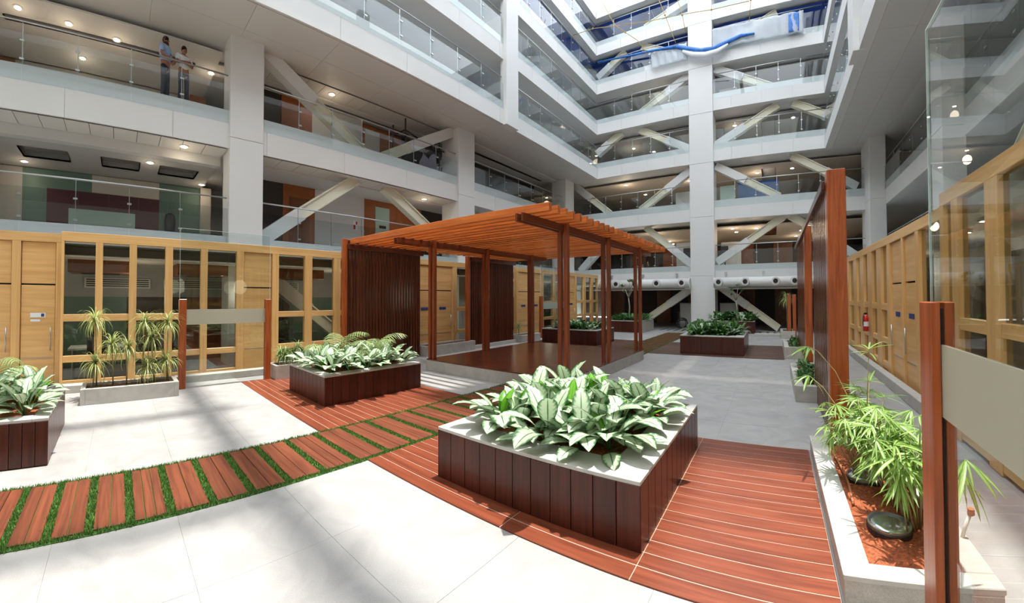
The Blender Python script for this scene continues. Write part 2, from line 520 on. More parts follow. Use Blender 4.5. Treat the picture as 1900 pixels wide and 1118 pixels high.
tiles(.35, 2.6, BY0, BY1, 1.1)

# ---- slatted timber decks either side of the path
def deck(name, label, x0, x1, y0, y1, pitch, mat, cuts, gap=.010, holes=()):
    root = bx(x0, x1, y0, y1, -.02, .0105).build(name, 'grout', label=label, cat='deck', kind='structure')
    n = round((y1 - y0) / pitch); p = (y1 - y0) / n
    cache = {}
    for j in range(n):
        ya = y0 + j * p; yb = ya + p - gap
        cs = [x0] + [c for c, only in cuts if only is None or j in only] + [x1]
        for a, b in zip(cs[:-1], cs[1:]):
            segs = [(a, b)]
            for (hx0, hx1, hy0, hy1) in holes:
                if ya > hy0 and yb < hy1:
                    segs = [s for (q, r) in segs for s in ((q, min(r, hx0)), (max(q, hx1), r)) if s[1] - s[0] > .05]
            for q, r in segs:
                L = round(r - q - .006, 3)
                if L not in cache:
                    cache[L] = bx(-L / 2, L / 2, -(p - gap) / 2, (p - gap) / 2, -.03, 0, b=.003).mesh('deck_board', mat)
                put('deck_board', cache[L], root, ((q + r) / 2, (ya + yb) / 2, .014 + rnd.uniform(-.001, .001)))
    return root
deck('deck_near_right', 'red timber deck boards around the large front planter', PX1, .42, DY0, DY1, .168, 'deck_wood',
     [(-2.15, (0, 1)), (-.99, None)], holes=[(-3.1, -1.15, 3.15, 5.25)])
deck('deck_near_left', 'red timber deck boards around the planter by the left gate', -9.86, PX0, DY0, DY1, .168, 'deck_wood',
     [(-6.70, (0, 1, 2, 3))], holes=[(-8.25, -6.9, 3.5, 5.45)])
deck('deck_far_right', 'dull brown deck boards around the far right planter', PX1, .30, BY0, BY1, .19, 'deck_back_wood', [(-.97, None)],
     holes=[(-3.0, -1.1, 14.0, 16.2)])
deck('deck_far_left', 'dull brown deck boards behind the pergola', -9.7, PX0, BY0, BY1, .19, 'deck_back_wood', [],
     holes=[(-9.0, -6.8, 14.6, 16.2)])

# ---- path of boards set in grass
path = bx(PX0, PX1, -3.0, 21.5, -.03, .006).build('path', 'turf', label='board and grass path running down the atrium', cat='path', kind='structure')
# grass joints across the path, then the boards between them
joints = [-2.74, -2.38, -2.02, -1.66, -1.30, -.948, -.591, -.233, .125, .50, .895, 1.293, 1.695, 2.118, 2.560, 3.005, 3.445, 3.870]
while joints[-1] < 20.8: joints.append(joints[-1] + .42)
GJ = .042                                   # half width of a grass joint
cache = {}
for k, (ja, jb) in enumerate(zip(joints[:-1], joints[1:])):
    a, b = ja + GJ, jb - GJ
    nb = 2 if k % 5 != 3 else 3
    if ja > 13.2: a, b, nb = ja + .05, jb - .05, 2
    gp = .007 if ja <= 13.2 else .13
    w = round((b - a - gp * (nb - 1)) / nb, 3)
    if w not in cache: cache[w] = bx(-.60, .60, -w / 2, w / 2, -.03, 0, b=.003).mesh('path_board', 'path_wood')
    for q in range(nb):
        put('path_board', cache[w], path, ((PX0 + PX1) / 2, a + w / 2 + q * (w + gp), .022 + rnd.uniform(-.002, .002)))
me = bpy.data.meshes.new('grass')
rng = np.random.default_rng(3)
pts = []
def blades(x0, x1, y0, y1, dens):
    n = int((x1 - x0) * (y1 - y0) * dens)
    pts.append(np.stack([rng.uniform(x0, x1, n), rng.uniform(y0, y1, n)], 1))
for ja, jb in zip(joints[:-1], joints[1:]):
    d = 12000 if ja < 6 else (5000 if ja < 13 else 1600)
    g = GJ if ja < 13.2 else .09
    blades(PX0 + .02, PX1 - .02, ja - (g if ja < 13.2 else .05), ja + (g if ja < 13.2 else .05), d)
    if ja > 13.2: blades(PX0 + .02, PX1 - .02, (ja + jb) / 2 - .065, (ja + jb) / 2 + .065, d)
    blades(PX0 - .005, PX0 + .056, ja, jb, d)
    blades(PX1 - .056, PX1 + .005, ja, jb, d)
P2 = np.concatenate(pts); n = len(P2)
hgt = rng.uniform(.018, .05, n); ang = rng.uniform(0, 6.283, n); wid = rng.uniform(.004, .008, n)
lean = rng.normal(0, .014, (n, 2))
V = np.zeros((n, 3, 3))
V[:, 0, :2] = P2 - np.stack([np.cos(ang), np.sin(ang)], 1) * wid[:, None]
V[:, 1, :2] = P2 + np.stack([np.cos(ang), np.sin(ang)], 1) * wid[:, None]
V[:, 2, :2] = P2 + lean; V[:, 2, 2] = hgt
me.vertices.add(n * 3); me.vertices.foreach_set('co', V.astype(np.float32).ravel())
me.loops.add(n * 3); me.loops.foreach_set('vertex_index', np.arange(n * 3, dtype=np.int32))
me.polygons.add(n); me.polygons.foreach_set('loop_start', np.arange(0, n * 3, 3, dtype=np.int32))
me.update(calc_edges=True)
at = me.attributes.new('blade', 'FLOAT_VECTOR', 'POINT')
at.data.foreach_set('vector', np.repeat(rng.uniform(0, 1, (n, 3)), 3, axis=0).astype(np.float32).ravel())
me.materials.append(M['grass_blade'])
put('grass', me, None, label='short green turf growing between the path boards', cat='grass', kind='stuff')

# ---- columns
def column(x0, x1, y0, y1, z0, z1, label, cut=None):
    root = thing('column', label, 'column', ((x0 + x1) / 2, (y0 + y1) / 2, z0), kind='structure')
    zs = [z0] + (cut or []) + [z1]
    for a, b in zip(zs[:-1], zs[1:]):
        bx(x0, x1, y0, y1, a + .004, b - .004, b=.012).build('cladding', 'white_paint', root)
    return root
column(XL - .75, XL + .12, 2.94, 3.97, -.006, 9.66, 'tall white column left of the two men on the balcony', [3.3, 6.6])
column(XL - 1.0, XL + .12, 12.54, 13.6, -.006, 9.66, 'tall white column behind the pergola roof', [3.3, 6.6])
column(-13.4, -12.35, 22.3, 23.45, -.006, 9.66, 'white column at the far left corner', [3.3, 6.6])
column(-4.66, -3.25, YB - .12, YB + 1.1, -.006, 24, 'great white column in the middle of the far side', [3.1, 6.5, 9.6, 12.5, 15.2, 17.8])
column(4.9, 5.72, 22.4, 24.4, -.006, 9.66, 'white column at the far right corner', [3.3, 6.6])
column(5.0, 5.72, 13.1, 14.0, -.006, 9.66, 'white column seen through the right glass gate', [3.3, 6.6])
# hanging piers in front of the upper wings
for (x0, x1, y0, y1, lab) in ((XW - .15, XW + .22, 13.62, 14.5, 'white pier hanging from the left upper galleries'),
                              (XRW - .22, XRW + .15, 14.3, 15.2, 'white pier hanging from the right upper galleries')):
    root = thing('hanging_pier', lab, 'pier', ((x0 + x1) / 2, (y0 + y1) / 2, 9.55), kind='structure')
    bx(x0, x1, y0, y1, 9.62, 22, b=.01).build('shaft', 'white_paint', root)

# ---- floor slabs with their white fascias
def slab(label, x0, x1, y0, y1, lv, under='soffit_paint', joints=None, axis='Y'):
    fb, ft, st = LV[lv]
    root = thing('balcony_slab', label, 'slab', ((x0 + x1) / 2, (y0 + y1) / 2, fb), kind='structure')
    bx(x0, x1, y0, y1, fb, st).build('body', 'white_paint', root)
    # white cladding panels along the exposed edge
    if joints:
        face, sgn, a0, a1, n = joints
        d = (a1 - a0) / n
        for i in range(n):
            p0, p1 = a0 + i * d + .004, a0 + (i + 1) * d - .004
            f0, f1 = sorted((face, face + sgn * .03))
            if axis == 'Y': bx(f0, f1, p0, p1, fb - .01, ft, b=.004).build('fascia_panel', 'white_paint', root)
            else: bx(p0, p1, f0, f1, fb - .01, ft, b=.004).build('fascia_panel', 'white_paint', root)
    return root
for lv in (1, 2):
    slab(f'{ORD[lv]} floor slab of the left balconies', -18, XL, -7, 23.6, lv, joints=(XL, 1, -7, 23.55, 11))
    slab(f'{ORD[lv]} floor slab of the right balconies', XR, 11, -7, 23.6, lv, joints=(XR, -1, -7, 23.55, 10))
    slab(f'{ORD[lv]} floor slab on the far side', -18, 11, YB, 36, lv, joints=(YB, -1, -12.4, 5.6, 8), axis='X')
for lv in (3, 4, 5, 6, 7):
    slab(f'{ORD[lv]} floor slab of the left wing', -18, XW, -7, 23.6, lv, joints=(XW, 1, -7, 23.55, 12))
    slab(f'{ORD[lv]} floor slab of the right wing', XRW, 11, -7, 23.6, lv, joints=(XRW, -1, -7, 23.55, 12))
    slab(f'{ORD[lv]} floor slab above the far side', -18, 11, YB, 36, lv, joints=(YB, -1, -10.65, 2.85, 8), axis='X')

# painted soffit boards under the overhanging wings
for key, x0, x1 in (('left', -13.25, XW - .05), ('right', XRW + .35, XR - .05)):
    root = thing('soffit', f'white panelled soffit under the {key} wing', 'soffit', ((x0 + x1) / 2, 8, 9.6), kind='structure')
    n = 12; dy = 30.4 / n; dx = (x1 - x0) / 2
    me = bx(-dx / 2 + .004, dx / 2 - .004, -dy / 2 + .004, dy / 2 - .004, 0, .03).mesh('soffit_panel', 'soffit_paint')
    for i in range(n):
        for j in range(2):
            put('soffit_panel', me, root, (x0 + (j + .5) * dx, -6.9 + (i + .5) * dy, 9.625))

# ---- outer walls, closing the floors at the back
bx(-18.4, -18, -7, 36, 0, 24).build('wall_left', 'office_wall', label='office wall behind the left balconies', cat='wall', kind='structure')
bx(11, 11.4, -7, 36, 0, 24).build('wall_right', 'office_wall', label='office wall behind the right balconies', cat='wall', kind='structure')
bx(-18, 11, 35.6, 36, 0, 24).build('wall_back', 'dark_interior', label='dark wall behind the far floors', cat='wall', kind='structure')
bx(-18, 11, -7.4, -7, 0, 24).build('wall_front', 'office_wall', label='white wall behind the viewer', cat='wall', kind='structure')

# ---- roof: unseen, frosted sheets shaped to shade the far half, open frames over the near
roof = thing('roof', 'unseen roof of frosted sheets and steel frames shaping the sunlight', 'roof', (-3, 15, 24.5), kind='structure')
for i in range(5):
    for j in range(3):
        xa = -12.6 + i * 3.7
        yst = 10.9 if i < 2 else 9.2             # sheet edge set to place the shade line on the floor
        d = (24.2 - yst) / 3; ya = yst + j * d
        bx(xa + .03, xa + 3.67, ya + .03, ya + d - .03, 24.5, 24.53).build('shading_sheet', 'shading_sheet', roof)
for xx, ye in ((-6.95, 6.2), (-3.25, 5.4), (4.6, 9.2)):
    bx(xx, xx + .32, -7, ye, 24.4, 24.9).build('roof_beam', 'white_paint', roof)
bx(-12.6, 6, 5.4, 5.85, 24.3, 24.7).build('roof_beam', 'white_paint', roof)

# ================================================================ BALUSTRADES
me_clamp = bx(-.055, .055, -.018, .018, -.022, .022, b=.006).mesh('clamp', 'steel')
me_clampx = bx(-.018, .018, -.055, .055, -.022, .022, b=.006).mesh('clamp', 'steel')
def balustrade(axis, fixed, inn, a0, a1, lv, label, n, cat='balustrade', extra=0.0):
    """glass panels hung on the slab edge with thin posts, clamps and a handrail; INN = +1/-1 towards the floor side"""
    fb, ft, st = LV[lv]
    zt = ft + 1.10
    c = (a0 + a1) / 2
    root = thing('glass_balustrade', label, cat, (fixed, c, ft) if axis == 'Y' else (c, fixed, ft))
    d = (a1 - a0) / n
    g = fixed - inn * .045
    L = d - .012
    if axis == 'Y':
        pm = bx(-.006, .006, -L / 2, L / 2, ft - .02, zt).mesh('glass_panel', 'rail_glass')
        sm = bx(-.010, .010, -.009, .009, st, ft + 1.40).mesh('post', 'steel')
    else:
        pm = bx(-L / 2, L / 2, -.006, .006, ft - .02, zt).mesh('glass_panel', 'rail_glass')
        sm = bx(-.009, .009, -.010, .010, st, ft + 1.40).mesh('post', 'steel')
    P = lambda a, f, z: (f, a, z) if axis == 'Y' else (a, f, z)
    for i in range(n):
        put('glass_panel', pm, root, P(a0 + (i + .5) * d, g, 0))
    for i in range(1, n):
        p = put('post', sm, root, P(a0 + i * d, fixed + inn * .05, 0))
        for z in (st + .10, ft + .92):
            put('clamp', me_clampx if axis == 'Y' else me_clamp, p, P(a0 + i * d, g - inn * .012, z))
    MB().tube([P(a0 + .02, fixed + inn * .05, ft + 1.42), P(a1 - .02, fixed + inn * .05, ft + 1.42)], .024, 8).build('handrail', 'steel', root, smooth=True)
    return root
for lv in (1, 2):
    nm = ORD[lv]
    who = 'below the two men' if lv == 1 else 'in front of the two men'
    balustrade('Y', XL, -1, -5.2, 2.92, lv, f'glass balustrade of the {nm} left balcony {who}', 6)
    balustrade('Y', XL, -1, 3.99, 12.52, lv, f'glass balustrade of the {nm} left balcony between the two white columns', 7)
    balustrade('Y', XL, -1, 13.62, 22.3, lv, f'glass balustrade of the {nm} left balcony beyond the second column', 7)
    balustrade('X', YB, 1, -12.3, -4.68, lv, f'glass balustrade of the {nm} far floor left of the great column', 7)
    balustrade('X', YB, 1, -3.23, 4.9, lv, f'glass balustrade of the {nm} far floor right of the great column', 7)
balustrade('Y', XR, 1, 14.05, 22.4, 1, 'glass balustrade of the first right balcony beyond the fire extinguisher', 6)
balustrade('Y', XR, 1, 3.0, 13.1, 1, 'glass balustrade of the first right balcony above the near timber wall', 7)
balustrade('Y', XR, 1, 14.05, 22.4, 2, 'glass balustrade of the second right balcony seen left of the glass gate', 6)
balustrade('Y', XR, 1, 3.0, 13.1, 2, 'glass balustrade of the second right balcony seen through the glass gate', 7)
for lv in (3, 4, 5):
    nm = ORD[lv]
    balustrade('Y', XW, -1, 1.0, 13.6, lv, f'glass balustrade of the {nm} left gallery before the hanging pier', 9)
for lv in (3, 4, 5, 6):
    nm = ORD[lv]
    balustrade('Y', XW, -1, 14.52, 23.55, lv, f'glass balustrade of the {nm} left gallery beyond the hanging pier', 8)
    balustrade('X', YB, 1, -10.65, -4.68, lv, f'glass balustrade of the {nm} far gallery left of the great column', 5)
    balustrade('X', YB, 1, -3.23, 2.85, lv, f'glass balustrade of the {nm} far gallery right of the great column', 5)
    balustrade('Y', XRW, 1, 15.25, 23.55, lv, f'glass balustrade of the {nm} right gallery', 7)

# ================================================================ DIAGONAL BRACES
def brace(p0, p1, label, frac=.45, w=.44):
    """white boxed sleeve from p0, cream steel channel on to p1"""
    p0, p1 = Vector(p0), Vector(p1); pm = p0.lerp(p1, frac)
    root = thing('diagonal_brace', label, 'brace', tuple(p0), kind='structure')
    d = (p1 - p0).normalized()
    up = Vector((0, 1, 0)) if abs(d.y) < .3 else Vector((1, 0, 0))
    MB().bar(p0, pm, w, w * .9, up).build('sleeve', 'white_paint', root)
    s = d.cross(up).normalized()
    MB().bar(pm, p1, .34, .20, up).build('web', 'cream_steel', root)
    for sg in (-1, 1):
        MB().bar(pm + s * sg * w * .40, p1 + s * sg * w * .40, .045, .32, up).build('flange', 'cream_steel', root)
YK = 24.15
for a, b, lab in (
    ((-4.6, 3.75), (-7.6, 6.3), 'first floor brace sloping down to the great column'),
    ((-4.7, 9.45), (-7.9, 7.4), 'second floor brace rising to the great column'),
    ((-12.6, 9.6), (-10.0, 7.4), 'second floor brace falling from the far left corner'),
    ((-4.6, 10.65), (-7.9, 12.5), 'third floor brace falling to the left side of the great column'),
    ((-10.9, 11.5), (-9.1, 12.6), 'third floor brace by the left gallery corner'),
    ((-4.7, 15.2), (-7.8, 13.6), 'fourth floor brace rising to the left of the great column'),
    ((-3.2, 9.5), (.4, 7.4), 'second floor brace falling right of the great column'),
    ((-3.2, 10.7), (.4, 12.5), 'third floor brace rising right of the great column'),
    ((-3.2, 15.2), (.2, 13.5), 'fourth floor brace falling right of the great column'),
    ((-3.2, 3.9), (.6, 6.3), 'first floor brace rising right of the great column'),
    ((-3.1, 2.55), (.25, .15), 'ground floor brace falling right of the great column'),
    ((-4.75, 2.4), (-7.7, .45), 'ground floor brace falling left of the great column'),
    ((4.6, 3.9), (1.0, 6.3), 'first floor brace behind the slatted screen'),
    ((4.6, 7.6), (1.1, 9.6), 'second floor brace left of the screen post'),
    ((4.4, 10.9), (1.2, 12.5), 'third floor brace at the right end of the far side'),
    ((-10.8, 16.6), (-8.8, 17.8), 'fifth floor brace hung with blue tarpaulin at the left'),
    ((-4.7, 16.3), (-7.7, 17.8), 'fifth floor brace behind the plastic sheeting'),
    ((-4.7, 19.8), (-7.5, 18.9), 'sixth floor brace above the blue tarpaulin'),
    ((-3.2, 16.2), (.4, 17.7), 'fifth floor brace right of the great column'),
    ((-12.2, 3.7), (-9.6, 6.2), 'first floor brace rising from the far left corner'),
):
    brace((a[0], YK, a[1]), (b[0], YK, b[1]), lab, .48)
XK = -12.95
for a, b, lab, fr in (
    ((4.1, 9.75), (8.0, 7.3), 'second floor brace falling from the tall left column', .46),
    ((4.0, 3.7), (7.6, 6.3), 'first floor brace rising from the tall left column', .40),
    ((12.4, 4.2), (8.9, 6.3), 'first floor brace above the pergola roof', .30),
    ((12.7, 9.6), (8.6, 7.3), 'second floor brace behind the scaffold', .62),
    ((4.1, 2.8), (7.4, .3), 'ground floor brace behind the timber windows', .5)):
    brace((XK, a[0], a[1]), (XK, b[0], b[1]), lab, fr)
brace((6.3, 13.0, 4.0), (6.3, 9.6, 6.3), 'first floor brace behind the right glass gate', .2)

# ================================================================ DOWNLIGHTS
me_lens = MB().lathe([(.075, -.004), (.075, .01)], 14).mesh('lens', 'lamp_lens')
me_ring = MB().lathe([(.115, -.010), (.115, .012)], 16).mesh('trim_ring', 'lamp_ring')
def downlight(x, y, z, label, group=None, big=1.0):
    t = thing('downlight', label, 'light', (x, y, z), group)
    put('trim_ring', me_ring, t, (x, y, z), scale=big)
    put('lens', me_lens, t, (x, y, z - .008 * big), scale=big)
    return t
def lamp(x, y, z, power, col=(1, .8, .58), size=.25, parent=None):  # point light of a downlight, also used for added room fills
    d = bpy.data.lights.new('downlight_or_fill_lamp', 'POINT'); d.energy = power; d.color = col; d.shadow_soft_size = size
    o = bpy.data.objects.new('downlight_or_fill_lamp', d); COL.objects.link(o)
    if parent: o.parent = parent; o.location = Vector((x, y, z)) - WL[parent.name]
    else: o.location = (x, y, z)

# ================================================================ INTERIORS OF THE LEFT BALCONIES
def ceiling(label, x0, x1, y0, y1, z, mat, coffers=(), th=.05):
    """ceiling plate with real recesses"""
    root = thing('ceiling', label, 'ceiling', ((x0 + x1) / 2, (y0 + y1) / 2, z), kind='structure')
    if not coffers:
        bx(x0, x1, y0, y1, z, z + th).build('plate', mat, root)
        return root
    cs = sorted(coffers, key=lambda c: c[2])
    ya = y0
    for (cx0, cx1, cy0, cy1) in cs:
        bx(x0, x1, ya, cy0, z, z + th).build('plate', mat, root)
        bx(x0, cx0, cy0, cy1, z, z + th).build('plate', mat, root)
        bx(cx1, x1, cy0, cy1, z, z + th).build('plate', mat, root)
        c = MB().box(cx0 - .03, cx0, cy0, cy1, z, z + .22).box(cx1, cx1 + .03, cy0, cy1, z, z + .22)
        c.box(cx0, cx1, cy0 - .03, cy0, z, z + .22).box(cx0, cx1, cy1, cy1 + .03, z, z + .22).box(cx0, cx1, cy0, cy1, z + .2, z + .22)
        c.build('coffer', 'coffer_grey' if mat != 'warm_ceiling' else 'brown_panel', root)
        ya = cy1
    bx(x0, x1, ya, y1, z, z + th).build('plate', mat, root)
    return root

# strips of square ceiling tiles just inside the fascias
def tile_strip(label, x0, x1, y0, y1, z, n):
    root = thing('ceiling', label, 'ceiling', ((x0 + x1) / 2, (y0 + y1) / 2, z), kind='structure')
    bx(x0, x1, y0, y1, z + .012, z + .02).build('grid', 'dark_gap', root)
    d = (y1 - y0) / n
    me = bx(-(x1 - x0) / 2 + .01, (x1 - x0) / 2 - .01, -d / 2 + .008, d / 2 - .008, 0, .014).mesh('ceiling_tile', 'ceiling_tile')
    for i in range(n):
        put('ceiling_tile', me, root, ((x0 + x1) / 2, y0 + (i + .5) * d, z))
tile_strip('strip of square ceiling tiles over the first left balcony', -13.45, XL - .05, -4.6, 2.9, 6.27, 12)
bx(-13.75, -13.45, -6.9, 2.9, 6.0, 6.3).build('trim_1', 'soffit_paint', label='dropped bulkhead over the first left balcony', cat='trim', kind='structure')
ceiling('grey coffered ceiling over the first left balcony', -16.9, -13.75, -6.9, 2.9, 6.05, 'grey_ceiling',
        [(-15.7, -14.6, -3.0, -1.6), (-15.7, -14.6, -.6, .55), (-15.7, -14.6, 1.2, 2.4)])
tile_strip('strip of ceiling tiles between the columns over the first balcony', -13.45, XL - .05, 4.0, 12.5, 6.27, 13)
ceiling('pale ceiling between the columns over the first balcony', -15.0, -13.45, 4.0, 22.4, 6.22, 'ceiling_tile')
tile_strip('strip of ceiling tiles between the columns over the second balcony', -14.2, -13.3, 4.0, 12.3, 9.60, 13)
ceiling('pale ceiling over the second left balcony with a dark slot', -15.0, -14.2, 2.9, 22.4, 9.55, 'ceiling_tile', [(-14.75, -14.55, 4.6, 11.4)])
ceiling('beige ceiling above the two men', -16.9, -13.3, -6.9, 2.9, 9.45, 'ceiling_tile', [(-14.6, -14.35, -3.4, 2.2)])
ceiling('beige ceiling beyond the second column over the second balcony', -14.2, -13.0, 13.7, 22.3, 9.55, 'ceiling_tile', [(-13.9, -13.75, 14.2, 21.6)])

def panelwall(name, label, pieces, x0=-17.0):
    """back wall built of separate coloured panels; pieces (y0,y1,z0,z1,material,proud)"""
    y0 = min(p[0] for p in pieces); y1 = max(p[1] for p in pieces)
    root = thing(name, label, 'wall', (x0, (y0 + y1) / 2, pieces[0][2]), kind='structure')
    for (a, b, c, d, mat, pr) in pieces:
        bx(x0 - .05, x0 + pr, a, b, c, d).build('panel', mat, root)
    return root
panelwall('wall_left_first_floor', 'dark green and maroon office wall with a pale board', [
    (-6.9, -3.3, 3.72, 6.05, 'beige_wall', .02), (-3.3, -2.5, 3.72, 6.05, 'dark_green_wall', .03),
    (-2.5, 1.35, 3.72, 5.45, 'maroon', .04), (-2.5, -1.0, 5.45, 6.05, 'dark_green_wall', .03), (-1.0, 1.35, 5.45, 6.05, 'beige_wall', .03),
    (1.35, 2.85, 3.72, 6.05, 'dark_green_wall', .03), (-1.77, .5, 4.05, 4.85, 'pale_board', .07), (2.85, 3.25, 3.72, 6.05, 'beige_wall', .3)])
panelwall('wall_left_second_floor', 'beige office wall behind the two men', [
    (-6.9, -3.6, 7.4, 9.45, 'orange_wood', .02), (-3.6, 2.9, 7.4, 8.2, 'sheet_violet', .03), (-3.6, 2.9, 8.2, 9.45, 'beige_wall', .02), (2.4, 3.0, 7.4, 9.45, 'orange_wood', .3)])
panelwall('wall_left_stair_first_floor', 'white lobby wall with orange timber doors, first floor', [
    (3.3, 4.4, 3.72, 6.22, 'dark_interior', .02), (4.4, 5.55, 3.72, 6.22, 'dark_interior', .02), (5.55, 6.87, 3.72, 6.22, 'orange_wood', .05), (6.87, 9.2, 3.72, 6.22, 'plaster', .02),
    (9.2, 12.4, 3.72, 6.22, 'orange_wood', .05), (9.75, 10.5, 3.72, 5.95, 'pale_board', .08), (12.4, 22.4, 3.72, 6.22, 'dark_interior', .02),
    (5.8, 6.62, 3.72, 5.75, 'brown_panel', .07)], x0=-14.9)
panelwall('wall_left_stair_second_floor', 'white lobby wall with orange timber doors, second floor', [
    (3.3, 5.45, 7.4, 9.55, 'dark_interior', .02), (5.45, 6.72, 7.4, 9.55, 'orange_wood', .05), (6.72, 9.05, 7.4, 9.55, 'plaster', .02),
    (9.05, 11.2, 7.4, 9.45, 'orange_wood', .05), (9.2, 9.95, 7.4, 9.25, 'office_wall', .08), (11.2, 22.4, 7.4, 9.55, 'dark_interior', .02)], x0=-14.9)
for (yy, zz, lab) in ((8.75, 5.0, 'red fire sign on the first floor lobby wall'), (8.7, 8.5, 'red fire sign on the second floor lobby wall')):
    s = thing('fire_sign', lab, 'sign', (-14.86, yy, zz))
    bx(-14.88, -14.86, yy - .11, yy + .11, zz - .2, zz + .2).build('plate', 'sign_white', s)
    bx(-14.86, -14.85, yy - .09, yy + .0, zz - .17, zz + .02).build('pictogram', 'red_sign', s)
    bx(-14.86, -14.85, yy + .02, yy + .09, zz + .04, zz + .17).build('pictogram', 'red_sign', s)
d = thing('door_sign', 'dark door plate on the pale lobby door', 'sign', (-14.80, 10.12, 5.1))
bx(-14.82, -14.79, 9.95, 10.3, 5.02, 5.14).build('plate', 'black', d)
c = thing('hanging_coat', 'dark coat hanging on the green office wall', 'coat', (-16.9, 1.75, 4.3))
MB().lathe([(.05, 0), (.19, .05), (.22, .4), (.17, .68), (.06, .74)], 10, (-16.85, 1.75, 4.25)).build('cloth', 'black', c, smooth=True)
MB().tube([(-16.95, 1.75, 5.02), (-16.85, 1.75, 5.02), (-16.85, 1.75, 4.96)], .012, 6).build('hook', 'steel', c)

G1 = 'downlights in the tiled strip and ceiling of the first left balcony'
for i, (x, y, z, lab) in enumerate(((-16.2, -3.1, 6.04, 'downlight beside the beige pier of the first left office'), (-14.4, .85, 6.04, 'downlight in the middle of the coffered ceiling'),
                       (-16.2, 2.8, 6.04, 'downlight at the right end of the coffered ceiling'), (-13.0, 1.72, 6.26, 'square lit tile over the first left balcony'),
                       (-13.2, 11.2, 6.26, 'downlight over the first balcony above the pergola roof'))):
    t = downlight(x, y, z, lab, big=1.3)
    lamp(x, y, z - .35, 5, parent=t)
for x, y, lab in ((-13.86, -2.9, 'leftmost downlight above the second left balcony'), (-14.05, -1.55, 'second downlight from the left above the second balcony'),
                  (-14.24, -.2, 'downlight left of the man in blue'), (-15.9, -1.3, 'rear downlight left of the man in blue'), (-14.66, 2.8, 'downlight right of the man in white')):
    t = downlight(x, y, 9.44, lab, big=1.2)
    lamp(x, y, 9.05, 6, parent=t)
t = downlight(-13.7, 7.0, 9.59, 'downlight in the soffit right of the tall left column', big=1.3)
lamp(-13.7, 7.0, 9.2, 6, parent=t)

NTH = ('first', 'second', 'third', 'fourth', 'fifth', 'sixth', 'seventh', 'eighth', 'ninth', 'tenth')
# ================================================================ FAR SIDE INTERIORS
for lv in (2, 3, 4, 5):
    fb = LV[lv][0]
    if lv == 2: cf = [(-10.2, -9.6, 27.0, 28.8)]
    ceiling(f'warm ceiling under the {ORD[lv]} far floor', -12.3, 6, 24.9, 35.5, fb - .25 if lv == 2 else fb - .18, 'warm_ceiling' if lv < 4 else 'grey_ceiling',
            [(-.6, .2, 25.6, 29.5)] if lv < 5 else ())
root = thing('wall_far_first_floor', 'brown panelled wall at the rear of the first far floor', 'wall', (-3, 33.5, 3.72), kind='structure')
for i in range(12):
    x0 = -12 + i * 1.5
    bx(x0 + .02, x0 + 1.48, 33.4, 33.5, 3.72, 6.1).build('panel', ('brown_panel', 'dark_interior', 'orange_wood', 'dark_interior')[i % 4], root)
root = thing('wall_far_second_floor', 'dark wall at the rear of the second far floor', 'wall', (-3, 33.5, 7.4), kind='structure')
for i in range(12):
    x0 = -12 + i * 1.5
    bx(x0 + .02, x0 + 1.48, 33.4, 33.5, 7.4, 9.5).build('panel', ('dark_interior', 'brown_panel', 'dark_interior')[i % 3], root)
for lv, zz in ((1, 6.03), (2, 9.46), (3, 12.38), (4, 15.05)):
    spots = {1: [(-7.4, 25.3), (-7.4, 26.6), (-7.4, 29.4), (-7.5, 31.0), (-2.4, 25.5), (-2.3, 27.0), (-1.0, 26.0), (-1.0, 28.6), (1.8, 27.9), (1.6, 30.5)],
             2: [(-9.3, 25.2), (-8.9, 28.3), (-5.2, 26.2), (-2.6, 25.6), (-.9, 26.2), (1.2, 26.0)],
             3: [(-9.2, 26.6), (-8.1, 27.9), (-2.2, 25.7), (1.3, 25.8)], 4: [(-6.9, 25.6), (-1.2, 26.4)]}[lv]
    spots.sort(key=lambda q: q[0] / q[1])
    for i, (x, y) in enumerate(spots):
        t = downlight(x, y, zz, f'small lit downlight in the ceiling of the {ORD[lv]} far floor, {NTH[i]} from the left', group=f'downlights of the {ORD[lv]} far floor', big=1.35)
        if i % 2 == 0: lamp(x, y, zz - .5, 20 if lv < 3 else 9, parent=t)

# ground floor of the far side: dark lobby with panelled doors
lob = thing('wall_far_ground_floor', 'dark panelled lobby wall of the ground floor', 'wall', (-3, 29.0, 0), kind='structure')
for i, x0 in enumerate(np.arange(-12, 6, 1.2)):
    bx(x0 + .02, x0 + 1.18, 29.0, 29.1, 0, 2.85).build('panel', ('brown_panel', 'dark_interior', 'dark_interior', 'brown_panel', 'dark_interior')[i % 5], lob)
    bx(x0 - .06, x0 + .06, 28.9, 29.0, 0, 2.85).build('post', 'dark_interior', lob)
s = thing('notice', 'small white notice on the dark lobby wall', 'sign', (1.0, 28.85, 1.75))
bx(.92, 1.13, 28.86, 28.89, 1.52, 1.98).build('sheet', 'sign_white', s)
for x0, x1, lab in ((-5.7, -4.7, 'white counter left of the great column'), (-3.2, -2.1, 'white counter right of the great column')):
    t = thing('counter', lab, 'counter', ((x0 + x1) / 2, 25.4, 0))
    bx(x0, x1, 25.2, 25.6, 0, 1.48, b=.01).build('body', 'plaster', t)
    bx(x0 - .02, x1 + .02, 25.18, 25.62, 1.48, 1.53, b=.008).build('top', 'cap_stone', t)
w = thing('wheelchair', 'black wheelchair parked left of the great column', 'wheelchair', (-5.4, 24.6, 0))
